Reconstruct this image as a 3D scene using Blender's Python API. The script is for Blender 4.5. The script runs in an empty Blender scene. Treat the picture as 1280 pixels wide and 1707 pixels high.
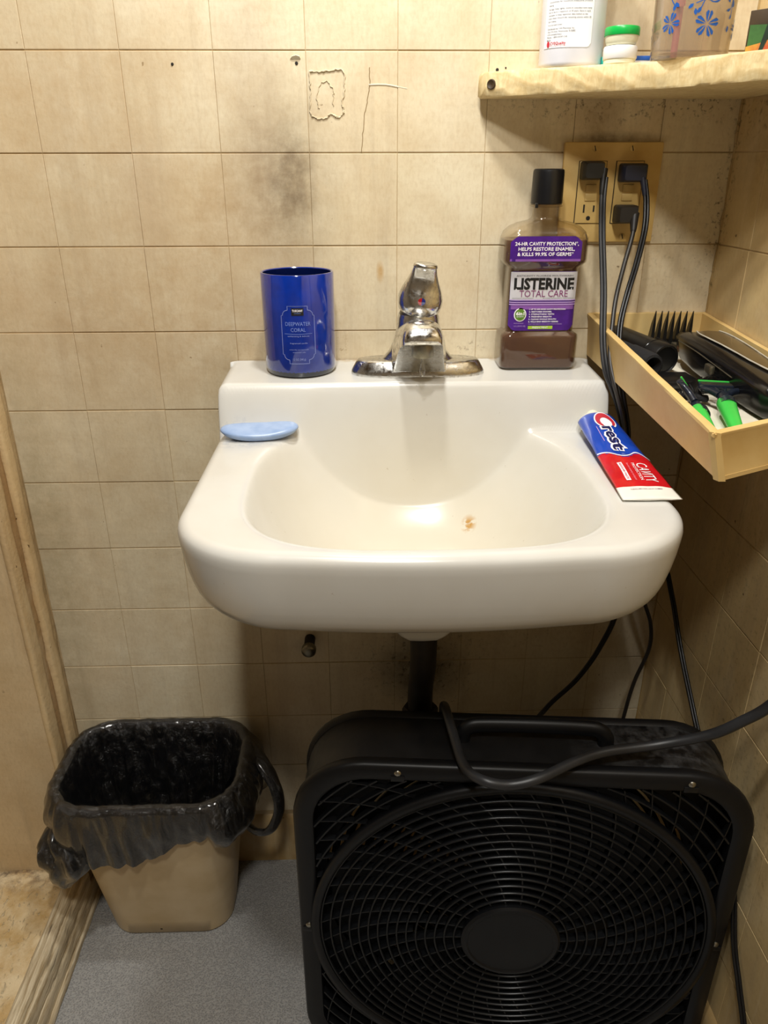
import bpy, bmesh, math, random
from mathutils import Vector, Matrix, noise
random.seed(7)
scene = bpy.context.scene
COL = scene.collection
PI = math.pi

# ---------------------------------------------------------------- camera, world, lights, exposure
cam_data = bpy.data.cameras.new('camera')
cam_data.sensor_fit = 'HORIZONTAL'
cam_data.sensor_width = 36.0
cam_data.lens = 36.0 * 1250.0 / 1280.0
cam_data.clip_start = 0.02
cam = bpy.data.objects.new('camera', cam_data)
COL.objects.link(cam)
pitch, yaw, roll = 0.428228, -0.0271187, 0.00235976
fw = Vector((-math.sin(yaw) * math.cos(pitch), math.cos(yaw) * math.cos(pitch), -math.sin(pitch)))
rt = Vector((math.cos(yaw), math.sin(yaw), 0))
dn = fw.cross(rt)
rt2 = rt * math.cos(roll) + dn * math.sin(roll)
dn2 = -rt * math.sin(roll) + dn * math.cos(roll)
m = Matrix.Identity(4)
for i in range(3):
    m[i][0], m[i][1], m[i][2] = rt2[i], -dn2[i], -fw[i]
m.translation = Vector((0.386779, -1.021975, 1.176118))
cam.matrix_world = m
scene.camera = cam

world = bpy.data.worlds.new('world')
scene.world = world
world.use_nodes = True
world.node_tree.nodes['Background'].inputs[0].default_value = (1.0, 0.93, 0.82, 1)
world.node_tree.nodes['Background'].inputs[1].default_value = 0.02

def lamp(name, loc, size, power, color, target=None):
    d = bpy.data.lights.new(name, 'AREA')
    d.shape = 'DISK'; d.size = size; d.energy = power; d.color = color
    o = bpy.data.objects.new(name, d); COL.objects.link(o)
    o.location = loc
    if target is not None:
        o.rotation_euler = (Vector(target) - Vector(loc)).to_track_quat('-Z', 'Y').to_euler()
    return o
lamp('vanity_lamp', (0.40, -0.27, 1.80), 0.07, 5.2, (1.0, 0.99, 0.95), (0.42, -0.24, 0.9))
lamp('ceiling_lamp', (0.30, -0.86, 2.26), 0.09, 9.5, (1.0, 0.985, 0.94), (0.2, -0.45, 0.4))
lamp('rear_fill_lamp', (0.38, -1.45, 2.33), 0.20, 14.0, (1.0, 0.97, 0.90), (0.1, -0.3, 0.3))  # added fill behind the camera, lifts the lower walls, sink apron and floor
scene.view_settings.view_transform = 'Standard'
scene.view_settings.look = 'None'
scene.view_settings.gamma = 1.0
scene.view_settings.use_curve_mapping = False
scene.view_settings.exposure = 0.0
scene.cycles.use_denoising = True
scene.cycles.max_bounces = 10
scene.cycles.transparent_max_bounces = 16

# ---------------------------------------------------------------- materials
def lin(c):
    if isinstance(c, str):
        c = [int(c[i:i + 2], 16) / 255 for i in (0, 2, 4)]
        c = [x / 12.92 if x <= 0.04045 else ((x + 0.055) / 1.055) ** 2.4 for x in c]
    return (c[0], c[1], c[2], 1.0)

class NT:
    def __init__(s, name):
        s.m = bpy.data.materials.new(name); s.m.use_nodes = True
        s.t = s.m.node_tree; s.b = s.t.nodes['Principled BSDF']
        s._pos = None
    def n(s, typ, **kw):
        x = s.t.nodes.new(typ)
        for k, v in kw.items(): setattr(x, k, v)
        return x
    def l(s, a, b): s.t.links.new(a, b)
    @property
    def pos(s):
        if s._pos is None: s._pos = s.n('ShaderNodeNewGeometry').outputs['Position']
        return s._pos
    def objpos(s): return s.n('ShaderNodeTexCoord').outputs['Object']
    def scaled(s, vec, sc, off=(0, 0, 0)):
        x = s.n('ShaderNodeMapping'); x.inputs['Scale'].default_value = sc; x.inputs['Location'].default_value = off
        s.l(vec, x.inputs['Vector']); return x.outputs[0]
    def noise(s, vec, scale, detail=4, rough=0.55, dist=0.0):
        x = s.n('ShaderNodeTexNoise'); x.inputs['Scale'].default_value = scale
        x.inputs['Detail'].default_value = detail; x.inputs['Roughness'].default_value = rough
        x.inputs['Distortion'].default_value = dist
        s.l(vec, x.inputs['Vector']); return x.outputs['Fac']
    def rng(s, v, a, b, c=0.0, d=1.0):
        x = s.n('ShaderNodeMapRange'); x.clamp = True
        for k, q in zip(('From Min', 'From Max', 'To Min', 'To Max'), (a, b, c, d)): x.inputs[k].default_value = q
        s.l(v, x.inputs['Value']); return x.outputs[0]
    def math(s, op, a, b=None):
        x = s.n('ShaderNodeMath', operation=op)
        for i, q in enumerate((a, b)):
            if q is None: continue
            if isinstance(q, (int, float)): x.inputs[i].default_value = q
            else: s.l(q, x.inputs[i])
        return x.outputs[0]
    def mix(s, fac, a, b, mode='MIX'):
        x = s.n('ShaderNodeMix', data_type='RGBA', blend_type=mode)
        ins = [i for i in x.inputs if i.enabled]
        f, A, B = x.inputs[0], x.inputs[6], x.inputs[7]
        for sock, q in ((f, fac), (A, a), (B, b)):
            if isinstance(q, (int, float)): sock.default_value = q
            elif isinstance(q, (tuple, list, str)): sock.default_value = lin(q)
            else: s.l(q, sock)
        return x.outputs[2]
    def blob(s, c, r, lo=1.0, hi=0.3):
        """soft ellipsoid mask in world space, 1 inside"""
        x = s.n('ShaderNodeMapping', vector_type='TEXTURE')
        x.inputs['Location'].default_value = c; x.inputs['Scale'].default_value = r
        s.l(s.pos, x.inputs['Vector'])
        d = s.n('ShaderNodeVectorMath', operation='LENGTH'); s.l(x.outputs[0], d.inputs[0])
        return s.rng(d.outputs['Value'], lo, hi)
    def bump(s, h, strength=0.3, dist=0.001, prev=None):
        x = s.n('ShaderNodeBump'); x.inputs['Strength'].default_value = strength; x.inputs['Distance'].default_value = dist
        s.l(h, x.inputs['Height'])
        if prev is not None: s.l(prev, x.inputs['Normal'])
        return x.outputs[0]
    def out(s, color=None, rough=None, normal=None):
        if color is not None:
            if isinstance(color, (tuple, list, str)): s.b.inputs['Base Color'].default_value = lin(color)
            else: s.l(color, s.b.inputs['Base Color'])
        if rough is not None:
            if isinstance(rough, (int, float)): s.b.inputs['Roughness'].default_value = rough
            else: s.l(rough, s.b.inputs['Roughness'])
        if normal is not None: s.l(normal, s.b.inputs['Normal'])
        return s.m

def plain(name, color, rough=0.5, metal=0.0, spec=0.5, var=0.12, scale=60, bump=0.0, bscale=400, coat=0.0, color2=None):
    t = NT(name)
    n = t.noise(t.objpos(), scale, 4)
    f = t.rng(n, 0.35, 0.7)
    c = lin(color)
    c2 = lin(color2) if color2 else tuple(x * (1 - var) for x in c[:3]) + (1,)
    col = t.mix(f, tuple(c[:3]), tuple(c2[:3]))
    nm = t.bump(t.noise(t.objpos(), bscale, 3), bump, 0.0006) if bump else None
    t.b.inputs['Metallic'].default_value = metal
    t.b.inputs['Specular IOR Level'].default_value = spec
    t.b.inputs['Coat Weight'].default_value = coat
    return t.out(col, rough, nm)

def wall_paint(name, base=('d9c197', 'c9ae82'), grime=1.0, stains=(), bump=0.25, fine=1.0):
    t = NT(name); p = t.pos
    big = t.rng(t.noise(p, 3.2, 5, 0.6), 0.35, 0.68)
    col = t.mix(big, base[0], base[1])
    mid = t.rng(t.noise(p, 11, 6, 0.65), 0.42, 0.66)
    col = t.mix(t.math('MULTIPLY', mid, 0.35), col, 'b99d72')
    pale = t.rng(t.noise(t.scaled(p, (9, 9, 6), (7, 2, 3)), 1.0, 5, 0.6), 0.5, 0.7)
    col = t.mix(t.math('MULTIPLY', pale, 0.35), col, 'e2d5b6')
    grain = t.rng(t.noise(t.scaled(p, (260, 260, 120)), 1.0, 3, 0.6), 0.45, 0.75)
    col = t.mix(t.math('MULTIPLY', grain, 0.22), col, 'a98c60')
    streak = t.rng(t.noise(t.scaled(p, (34, 34, 2.2)), 1.0, 5, 0.6), 0.52, 0.78)
    col = t.mix(t.math('MULTIPLY', streak, 0.42), col, 'a5947c')
    streak2 = t.rng(t.noise(t.scaled(p, (60, 60, 3.0), (3, 5, 1)), 1.0, 3, 0.5), 0.58, 0.72)
    col = t.mix(t.math('MULTIPLY', streak2, 0.22), col, 'e6d5b0')
    brush = t.noise(t.scaled(p, (18, 18, 160)), 1.0, 4, 0.6)
    col = t.mix(t.math('MULTIPLY', t.rng(brush, 0.5, 0.75), 0.09), col, 'b09870')
    rnd = t.n('ShaderNodeObjectInfo').outputs['Random']
    col = t.mix(t.math('MULTIPLY', rnd, 0.16), col, 'c4a67c')
    specks = t.rng(t.noise(p, 95, 2, 0.5), 0.74, 0.78)
    col = t.mix(t.math('MULTIPLY', specks, 0.55 * grime), col, '6d5434')
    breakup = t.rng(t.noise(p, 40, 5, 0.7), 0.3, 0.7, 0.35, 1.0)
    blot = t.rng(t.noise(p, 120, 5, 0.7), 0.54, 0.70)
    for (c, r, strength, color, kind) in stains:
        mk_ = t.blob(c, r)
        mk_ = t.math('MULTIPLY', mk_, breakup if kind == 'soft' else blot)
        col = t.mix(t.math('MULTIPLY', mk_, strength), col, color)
    h = t.math('ADD', t.math('MULTIPLY', brush, 0.22), t.noise(p, 160, 3, 0.6))
    nm = t.bump(h, bump, 0.0008)
    lump = t.noise(p, 24, 3, 0.5)
    nm = t.bump(lump, 0.25 * fine, 0.003, nm)
    t.b.inputs['Specular IOR Level'].default_value = 0.35
    return t.out(col, t.rng(t.noise(p, 14, 3), 0.3, 0.7, 0.34, 0.55), nm)

BACK_STAINS = [
    ((0.285, 0, 1.16), (0.085, 0.3, 0.13), 0.60, '6e5638', 'soft'),
    ((0.30, 0, 1.165), (0.035, 0.3, 0.075), 0.55, '4e3a26', 'soft'),
    ((0.26, 0, 1.27), (0.05, 0.3, 0.2), 0.30, 'a08e7c', 'soft'),
    ((0.12, 0, 1.15), (0.05, 0.3, 0.10), 0.45, 'b5a48e', 'soft'),
    ((0.20, 0, 0.86), (0.05, 0.3, 0.26), 0.40, '8c8064', 'soft'),
    ((0.10, 0, 1.00), (0.34, 0.3, 0.18), 0.62, 'b0916a', 'soft'),
    ((0.05, 0, 1.24), (0.26, 0.3, 0.17), 0.5, 'b8996e', 'soft'),
    ((0.21, 0, 1.13), (0.07, 0.3, 0.10), 0.45, 'a58458', 'soft'),
    ((0.02, 0, 0.66), (0.36, 0.3, 0.36), 0.42, 'a8977a', 'soft'),
    ((0.355, 0, 0.955), (0.022, 0.3, 0.022), 0.9, '8a6a3a', 'blot'),
    ((0.53, 0, 0.955), (0.028, 0.3, 0.014), 0.9, '6b4a28', 'blot'),
    ((0.24, 0, 0.955), (0.06, 0.3, 0.02), 0.5, '8f7b58', 'blot'),
    ((0.41, 0, 1.055), (0.006, 0.3, 0.016), 0.9, 'b5842c', 'soft'),
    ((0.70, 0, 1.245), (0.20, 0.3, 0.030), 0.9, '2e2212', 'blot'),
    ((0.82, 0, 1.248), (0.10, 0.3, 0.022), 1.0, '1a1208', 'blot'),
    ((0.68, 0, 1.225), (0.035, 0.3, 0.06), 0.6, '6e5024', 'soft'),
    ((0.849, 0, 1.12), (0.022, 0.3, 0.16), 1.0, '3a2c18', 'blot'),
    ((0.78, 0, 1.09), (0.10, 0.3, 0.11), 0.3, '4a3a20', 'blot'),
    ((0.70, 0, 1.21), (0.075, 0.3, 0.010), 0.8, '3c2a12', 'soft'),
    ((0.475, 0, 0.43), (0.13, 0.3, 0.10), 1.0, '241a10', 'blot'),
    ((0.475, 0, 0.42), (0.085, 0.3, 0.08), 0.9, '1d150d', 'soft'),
    ((-0.09, 0, 0.62), (0.05, 0.3, 0.5), 0.45, '8e8466', 'soft'),
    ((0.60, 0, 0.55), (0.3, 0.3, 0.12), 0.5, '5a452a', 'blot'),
]
RIGHT_STAINS = [
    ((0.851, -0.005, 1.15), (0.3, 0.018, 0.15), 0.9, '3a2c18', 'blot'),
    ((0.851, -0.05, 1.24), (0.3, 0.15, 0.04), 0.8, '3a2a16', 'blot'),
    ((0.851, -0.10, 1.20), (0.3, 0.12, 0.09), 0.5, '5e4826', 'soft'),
    ((0.851, -0.25, 0.72), (0.3, 0.25, 0.22), 0.3, '3f2d16', 'blot'),
    ((0.851, -0.30, 0.45), (0.3, 0.25, 0.2), 0.5, '6b5230', 'blot'),
]
M = {}
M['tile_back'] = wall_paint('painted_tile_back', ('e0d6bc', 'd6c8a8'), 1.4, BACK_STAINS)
M['tile_right'] = wall_paint('painted_tile_right', ('dac391', 'caae7a'), 1.6, RIGHT_STAINS)
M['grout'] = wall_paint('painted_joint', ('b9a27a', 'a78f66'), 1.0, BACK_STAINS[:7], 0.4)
M['wall'] = wall_paint('room_paint', ('7a7874', '6e6c68'))
M['panel'] = wall_paint('panel_paint', ('e4d0ac', 'd8bd92'), 0.6, [((-0.2, -0.1, 0.06), (0.4, 0.1, 0.03), 0.7, '5a4436', 'blot')])
M['trimwood'] = wall_paint('peeling_trim_paint', ('dac296', 'bd9c6c'), 2.5, [
    ((-0.10, -0.055, 0.5), (0.1, 0.014, 0.6), 0.9, '6b4824', 'blot'), ((-0.1, -0.005, 0.5), (0.1, 0.02, 0.8), 0.6, '7c6444', 'soft')], 0.8, 2.0)
M['base'] = wall_paint('baseboard_paint', ('b79a68', 'a1834f'), 2.0)

t = NT('curb_plaster'); p = t.pos
n1 = t.rng(t.noise(p, 22, 5, 0.65), 0.4, 0.65)
col = t.mix(n1, 'e0cca6', 'c4a470')
fl = t.rng(t.noise(t.scaled(p, (140, 60, 60)), 1.0, 4, 0.7, 0.6), 0.60, 0.68)
col = t.mix(t.math('MULTIPLY', fl, 0.75), col, 'f0e2c0')
col = t.mix(t.math('MULTIPLY', t.rng(t.noise(p, 8, 4), 0.5, 0.7), 0.4), col, 'a8843e')
mk_ = t.math('MULTIPLY', t.blob((-0.25, -0.095, 0.08), (0.3, 0.045, 0.05)), t.rng(t.noise(p, 45, 5, 0.7), 0.4, 0.62))
col = t.mix(t.math('MULTIPLY', mk_, 0.8), col, '5a443c')
nm = t.bump(t.math('ADD', t.noise(p, 90, 5, 0.7), fl), 0.8, 0.002)
M['curb'] = t.out(col, 0.5, nm)

t = NT('worn_wood_edge'); p = t.pos
g = t.noise(t.scaled(p, (220, 9, 160)), 1.0, 5, 0.65, 0.4)
col = t.mix(t.rng(g, 0.35, 0.65), 'a08a66', 'e6d8ba')
col = t.mix(t.math('MULTIPLY', t.rng(t.noise(t.scaled(p, (120, 14, 120), (2, 1, 5)), 1.0, 4), 0.58, 0.7), 0.8), col, '3e2f20')
M['edge'] = t.out(col, 0.65, t.bump(g, 0.9, 0.002))

t = NT('grey_floor_vinyl'); p = t.pos
v = t.n('ShaderNodeTexVoronoi'); v.inputs['Scale'].default_value = 420; t.l(p, v.inputs['Vector'])
n = t.noise(p, 500, 4, 0.7)
h = t.math('ADD', v.outputs['Distance'], n)
col = t.mix(t.rng(h, 0.5, 1.2), '747474', 'a4a3a1')
col = t.mix(t.math('MULTIPLY', t.rng(t.noise(p, 7, 4), 0.4, 0.7), 0.25), col, '7b7670')
M['floor'] = t.out(col, 0.6, t.bump(h, 0.7, 0.0012))

t = NT('white_porcelain'); p = t.pos
col = t.mix(t.rng(t.noise(p, 7, 4), 0.4, 0.7), 'd4d3ce', 'cdcac2')
yl = t.blob((0.45, -0.23, 0.80), (0.24, 0.20, 0.16), 1.0, 0.4)
col = t.mix(t.math('MULTIPLY', yl, 0.45), col, 'd6c9a8')
grime = t.math('MULTIPLY', t.rng(t.noise(p, 150, 3), 0.735, 0.76), 0.5)
col = t.mix(grime, col, 'a99c88')
sp = t.math('MULTIPLY', t.blob((0.517, -0.168, 0.768), (0.011, 0.014, 0.022)), t.rng(t.noise(p, 130, 3), 0.42, 0.55))
col = t.mix(t.math('MULTIPLY', sp, 0.9), col, 'b5842e')
soapy = t.math('MULTIPLY', t.blob((0.24, -0.145, 0.878), (0.06, 0.04, 0.03)), t.rng(t.noise(p, 110, 4), 0.5, 0.6))
col = t.mix(t.math('MULTIPLY', soapy, 0.5), col, '8f98ac')
back = t.math('MULTIPLY', t.blob((0.45, 0.0, 0.94), (0.3, 0.018, 0.02)), t.rng(t.noise(p, 60, 4), 0.45, 0.6))
col = t.mix(t.math('MULTIPLY', back, 0.7), col, 'a98b58')
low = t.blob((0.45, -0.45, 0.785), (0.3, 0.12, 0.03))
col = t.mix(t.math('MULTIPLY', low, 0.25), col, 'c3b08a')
t.b.inputs['Coat Weight'].default_value = 0.3
t.b.inputs['Coat Roughness'].default_value = 0.14
M['porcelain'] = t.out(col, 0.24)

t = NT('worn_chrome'); p = t.objpos()
n = t.noise(p, 180, 4, 0.6)
col = t.mix(t.rng(n, 0.45, 0.7), 'dededc', 'b4b0a8')
spots = t.rng(t.noise(p, 420, 2), 0.62, 0.68)
col = t.mix(t.math('MULTIPLY', spots, 0.5), col, 'e6e4de')
t.b.inputs['Metallic'].default_value = 1.0
M['chrome'] = t.out(col, t.rng(n, 0.35, 0.7, 0.10, 0.34), t.bump(n, 0.08, 0.0005))
M['dullchrome'] = plain('dull_chrome', '8d8878', 0.38, 0.9, var=0.3, scale=120)
M['screw'] = plain('screw_metal', 'b8b4a8', 0.3, 1.0, var=0.3, scale=300)
M['brass'] = plain('old_brass', '9a7a3c', 0.4, 0.8, var=0.5, scale=90, bump=0.3)
M['darkmetal'] = plain('dark_pipe_metal', '2a241c', 0.6, 0.5, var=0.5)

def clear(name, tint, gloss=0.06, body=None, bodyfac=0.0):
    t = NT(name)
    tr = t.n('ShaderNodeBsdfTransparent'); tr.inputs[0].default_value = lin(tint)
    gl = t.n('ShaderNodeBsdfGlossy'); gl.inputs['Roughness'].default_value = 0.04
    fr = t.n('ShaderNodeLayerWeight')
    mx = t.n('ShaderNodeMixShader')
    fac = t.math('ADD', t.math('MULTIPLY', t.math('POWER', fr.outputs['Facing'], 3.0), 0.75), 0.04)
    t.l(t.math('ADD', fac, t.math('MULTIPLY', t.noise(t.objpos(), 30), gloss)), mx.inputs[0])
    base = tr.outputs[0]
    if bodyfac:
        df = t.n('ShaderNodeBsdfDiffuse'); df.inputs[0].default_value = lin(body)
        m0 = t.n('ShaderNodeMixShader'); m0.inputs[0].default_value = bodyfac
        t.l(tr.outputs[0], m0.inputs[1]); t.l(df.outputs[0], m0.inputs[2]); base = m0.outputs[0]
    t.l(base, mx.inputs[1]); t.l(gl.outputs[0], mx.inputs[2])
    t.l(mx.outputs[0], t.t.nodes['Material Output'].inputs['Surface'])
    return t.m
M['clear'] = clear('clear_plastic', 'f8f4ec', 0.03)
M['cupclear'] = clear('smoky_clear_plastic', 'f2ece2', 0.05, 'd8d0c4', 0.14)
M['liquid'] = clear('mauve_liquid', 'a48a7c', 0.0, '705448', 0.62)
t = NT('cobalt_glass'); n = t.noise(t.objpos(), 50)
t.b.inputs['Coat Weight'].default_value = 1.0; t.b.inputs['Coat Roughness'].default_value = 0.03
M['cobalt'] = t.out(t.mix(t.rng(n, 0.4, 0.7), '072c8c', '05247a'), 0.12)
M['cobaltin'] = plain('cobalt_glass_inside', '04103c', 0.2, coat=0.5)
M['cobaltbase'] = plain('cobalt_thick_base', '131c2c', 0.15, coat=0.6)
M['printblue'] = plain('pale_blue_print', '7c93d6', 0.5)
M['printline'] = plain('pale_line_print', '8a98cf', 0.5)
M['black'] = plain('black_plastic', '0d0d0e', 0.38, var=0.3)
M['blackgloss'] = plain('black_gloss_plastic', '101012', 0.2, var=0.3)
M['cap'] = plain('bottle_cap_black', '0e0f12', 0.32, var=0.2)
M['fan'] = plain('fan_black_plastic', '101114', 0.42, spec=0.35, var=0.3, scale=30)
M['grille'] = plain('fan_grille_plastic', '141517', 0.34, spec=0.4, var=0.2, scale=30)
t = NT('dusty_fan_top'); p = t.pos
d1 = t.math('MULTIPLY', t.blob((0.75, -0.32, 0.555), (0.14, 0.09, 0.08)), t.rng(t.noise(p, 55, 5, 0.7), 0.42, 0.62))
col = t.mix(t.math('MULTIPLY', d1, 0.7), '111113', '57585a')
M['fanbody'] = t.out(col, t.rng(t.noise(p, 30), 0.3, 0.7, 0.4, 0.6))
M['cord'] = plain('dark_grey_cord', '2b2c2f', 0.42, var=0.3, scale=40)
M['cordblack'] = plain('black_cord', '121214', 0.35, var=0.2)
M['cordbrown'] = plain('brown_grey_cord', '2f2b28', 0.4, var=0.3)
M['plugblack'] = plain('black_plug', '131312', 0.5)
M['plugblue'] = plain('navy_plug', '1c2238', 0.5)
M['plugbrown'] = plain('brown_black_plug', '201d1b', 0.5)
M['plate'] = plain('yellowed_wall_plate', 'd8b978', 0.4, var=0.2, scale=25, color2='c8a560')
M['ivory'] = plain('yellowed_outlet', 'd6b672', 0.42, var=0.15, scale=30)
M['slot'] = plain('outlet_slot_dark', '150f08', 0.7)
M['tray'] = plain('cream_painted_wood', 'dcbf82', 0.5, var=0.25, scale=14, bump=0.2, bscale=120, color2='cda968')
M['liner'] = plain('white_paper_liner', 'e4dcc8', 0.6, var=0.12, scale=40, bump=0.2)
t = NT('raw_edge_shelf_wood'); p = t.pos
g = t.noise(t.scaled(p, (120, 120, 40), (0, 0, 0)), 1.0, 5, 0.7, 0.5)
dg = t.n('ShaderNodeTexWave'); dg.inputs['Scale'].default_value = 34; dg.inputs['Distortion'].default_value = 5; dg.inputs['Detail'].default_value = 3
dg.bands_direction = 'DIAGONAL'; t.l(p, dg.inputs['Vector'])
col = t.mix(t.rng(g, 0.35, 0.65), 'e6d4a6', 'd0b682')
col = t.mix(t.math('MULTIPLY', t.rng(dg.outputs['Fac'], 0.75, 1.0), 0.3), col, 'b3935a')
col = t.mix(t.math('MULTIPLY', t.rng(t.noise(p, 14, 4), 0.5, 0.75), 0.35), col, 'b49a66')
M['shelf'] = t.out(col, 0.6, t.bump(t.math('ADD', g, dg.outputs['Fac']), 0.5, 0.001))
M['whiteplastic'] = plain('white_plastic', 'ecebe8', 0.4, var=0.04)
M['hdpe'] = plain('milky_white_bottle', 'dcdce2', 0.4, var=0.05)
M['cream'] = plain('cream_plastic', 'eeeccf', 0.4, var=0.05)
M['green'] = plain('bright_green_plastic', '12b04a', 0.3, var=0.1)
M['teal'] = plain('teal_card', '2ab5a8', 0.5, var=0.05)
M['bluecard'] = plain('blue_card', '2b62c0', 0.5, var=0.1)
M['labelwhite'] = plain('white_label', 'f2f2f4', 0.45, var=0.03)
M['labelsilver'] = plain('silver_white_label', 'c9c8ce', 0.35, var=0.06)
M['purple'] = plain('purple_label', '4b1d86', 0.35, var=0.35, scale=70)
M['violet'] = plain('violet_label', '8655a8', 0.4, var=0.2, scale=50)
M['lilac'] = plain('lilac_line', 'b79ad6', 0.4)
M['textwhite'] = plain('white_print', 'f4f1f6', 0.5, var=0.02)
M['textblack'] = plain('black_print', '101012', 0.5)
M['textgrey'] = plain('grey_print', '4c4c50', 0.5)
M['textplum'] = plain('plum_print', '7c3468', 0.5)
M['textred'] = plain('red_print', 'c22a3a', 0.5)
M['lime'] = plain('lime_green_print', 'a4c63c', 0.5)
M['badge'] = plain('green_badge', '5f8a2a', 0.5, var=0.3, scale=200)
M['crestblue'] = plain('tube_blue', '0a45b8', 0.25, var=0.15, scale=40, coat=0.4)
M['crestred'] = plain('tube_red', 'cf1420', 0.25, var=0.2, scale=40, coat=0.4)
M['tubewhite'] = plain('tube_white', 'eeebe0', 0.35, var=0.06)
M['navyprint'] = plain('navy_print', '0a1450', 0.4)
M['soap'] = plain('pale_blue_soap', '9db2d4', 0.3, var=0.12, scale=50, color2='869fc8')
M['bin'] = plain('beige_bin_plastic', 'd2bd98', 0.4, var=0.12, scale=18, color2='c4ac82')
M['flowerblue'] = plain('blue_flower_print', '1b57a8', 0.4)
M['flowerpink'] = plain('pink_print', 'f08ca0', 0.5)
M['clipchrome'] = plain('clipper_bright_edge', 'dcd6c6', 0.25, 0.35)
M['cliptop'] = plain('clipper_bronze_plate', '8c7a58', 0.22, 0.75, var=0.2, scale=30)
M['razorgreen'] = plain('razor_green', '3fc04c', 0.35, var=0.08)
M['razordark'] = plain('razor_blue_black', '1a2230', 0.25, var=0.3)
M['foam'] = plain('rough_black_fabric', '17171a', 0.9, var=0.6, scale=260, bump=0.8, bscale=500)
M['copper'] = plain('comb_copper_patch', 'a06e4a', 0.45, 0.4)
M['pic_brown'] = plain('picture_brown', '43321c', 0.5, var=0.4, scale=50)
M['pic_green'] = plain('picture_green', '3f6b34', 0.5, var=0.4, scale=70)
M['pic_dark'] = plain('picture_dark_green', '1f3326', 0.5, var=0.4, scale=90)
M['pic_gold'] = plain('picture_gold', 'c99a3a', 0.5, var=0.3, scale=70, color2='b0502e')
M['paintwhite'] = plain('flaked_white_paint', 'ece2c8', 0.6)
M['crack'] = plain('crack_line', '8a7148', 0.7)
M['blotred'] = plain('tap_red', 'a01818', 0.3)
M['blotblue'] = plain('tap_blue', '1c2870', 0.3)
M['water'] = clear('water_drip', 'f6f6f4', 0.1)

t = NT('black_bag_film'); p = t.objpos()
w = t.noise(t.scaled(p, (1, 1, 0.45)), 62, 6, 0.62, 1.6)
w2 = t.noise(p, 190, 3, 0.6, 0.5)
col = t.mix(t.rng(w, 0.4, 0.7), '0a0a0b', '141416')
M['bag'] = t.out(col, 0.24, t.bump(w2, 0.35, 0.002, t.bump(w, 0.75, 0.010)))
t.b.inputs['Specular IOR Level'].default_value = 0.7
t.b.inputs['Coat Weight'].default_value = 0.8; t.b.inputs['Coat Roughness'].default_value = 0.13

# ---------------------------------------------------------------- helpers
def mesh_obj(name, verts, faces, mat, parent=None, smooth=True, loc=None, mats=None, fmat=None):
    me = bpy.data.meshes.new(name)
    me.from_pydata([tuple(v) for v in verts], [], faces)
    me.materials.append(mat)
    if mats:
        for q in mats: me.materials.append(q)
        for pl, k in zip(me.polygons, fmat): pl.material_index = k
    if smooth:
        me.polygons.foreach_set('use_smooth', [True] * len(me.polygons))
    bm = bmesh.new(); bm.from_mesh(me); bmesh.ops.recalc_face_normals(bm, faces=bm.faces); bm.to_mesh(me); bm.free()
    o = bpy.data.objects.new(name, me); COL.objects.link(o)
    attach(o, parent)
    return o
def attach(o, parent):
    if parent is not None:
        o.parent = parent
        if not parent.get('_local'):
            o.matrix_parent_inverse = base_inv(parent)
def base_inv(p):
    mtx = Matrix.Identity(4)
    while p is not None:
        mtx = Matrix.LocRotScale(p.location, p.rotation_euler, p.scale) @ mtx if p.parent is None else p.matrix_parent_inverse.copy() @ Matrix.LocRotScale(p.location, p.rotation_euler, p.scale) @ mtx
        if p.parent is not None: mtx = base_inv(p.parent).inverted() @ mtx; break
        p = None
    return mtx.inverted()
def sharp(o, ang=35):
    """auto-smooth by angle"""
    me = o.data
    bm = bmesh.new(); bm.from_mesh(me)
    for e in bm.edges:
        e.smooth = not (len(e.link_faces) == 2 and e.calc_face_angle(0) > math.radians(ang))
    bm.to_mesh(me); bm.free()
    return o
def thing(name, label, cat, loc=(0, 0, 0), rotz=0.0, group=None, local=False):
    o = bpy.data.objects.new(name, None); COL.objects.link(o)
    o.empty_display_size = 0.02
    o.location = loc; o.rotation_euler = (0, 0, rotz)
    o['label'] = label; o['category'] = cat
    if group: o['group'] = group
    if local: o['_local'] = 1
    return o
def tag(o, label, cat, group=None):
    o['label'] = label; o['category'] = cat
    if group: o['group'] = group
    return o
def struct(o): o['kind'] = 'structure'; return o

def box(name, lo, hi, mat, parent=None, bev=0.0, seg=2, smooth=True, xf=None):
    bm = bmesh.new()
    r = bmesh.ops.create_cube(bm, size=1)
    for v in bm.verts:
        v.co = Vector([lo[i] + (v.co[i] + 0.5) * (hi[i] - lo[i]) for i in range(3)])
    if bev: bmesh.ops.bevel(bm, geom=list(bm.edges), offset=bev, segments=seg, affect='EDGES', profile=0.5)
    if xf is not None: bm.transform(xf)
    return bm_obj(name, bm, mat, parent, smooth and bev > 0)
def bm_obj(name, bm, mat, parent=None, smooth=True):
    bmesh.ops.recalc_face_normals(bm, faces=bm.faces)
    me = bpy.data.meshes.new(name); bm.to_mesh(me); bm.free()
    me.materials.append(mat)
    if smooth:
        me.polygons.foreach_set('use_smooth', [True] * len(me.polygons))
    o = bpy.data.objects.new(name, me); COL.objects.link(o); attach(o, parent)
    if smooth: sharp(o)
    return o
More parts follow.
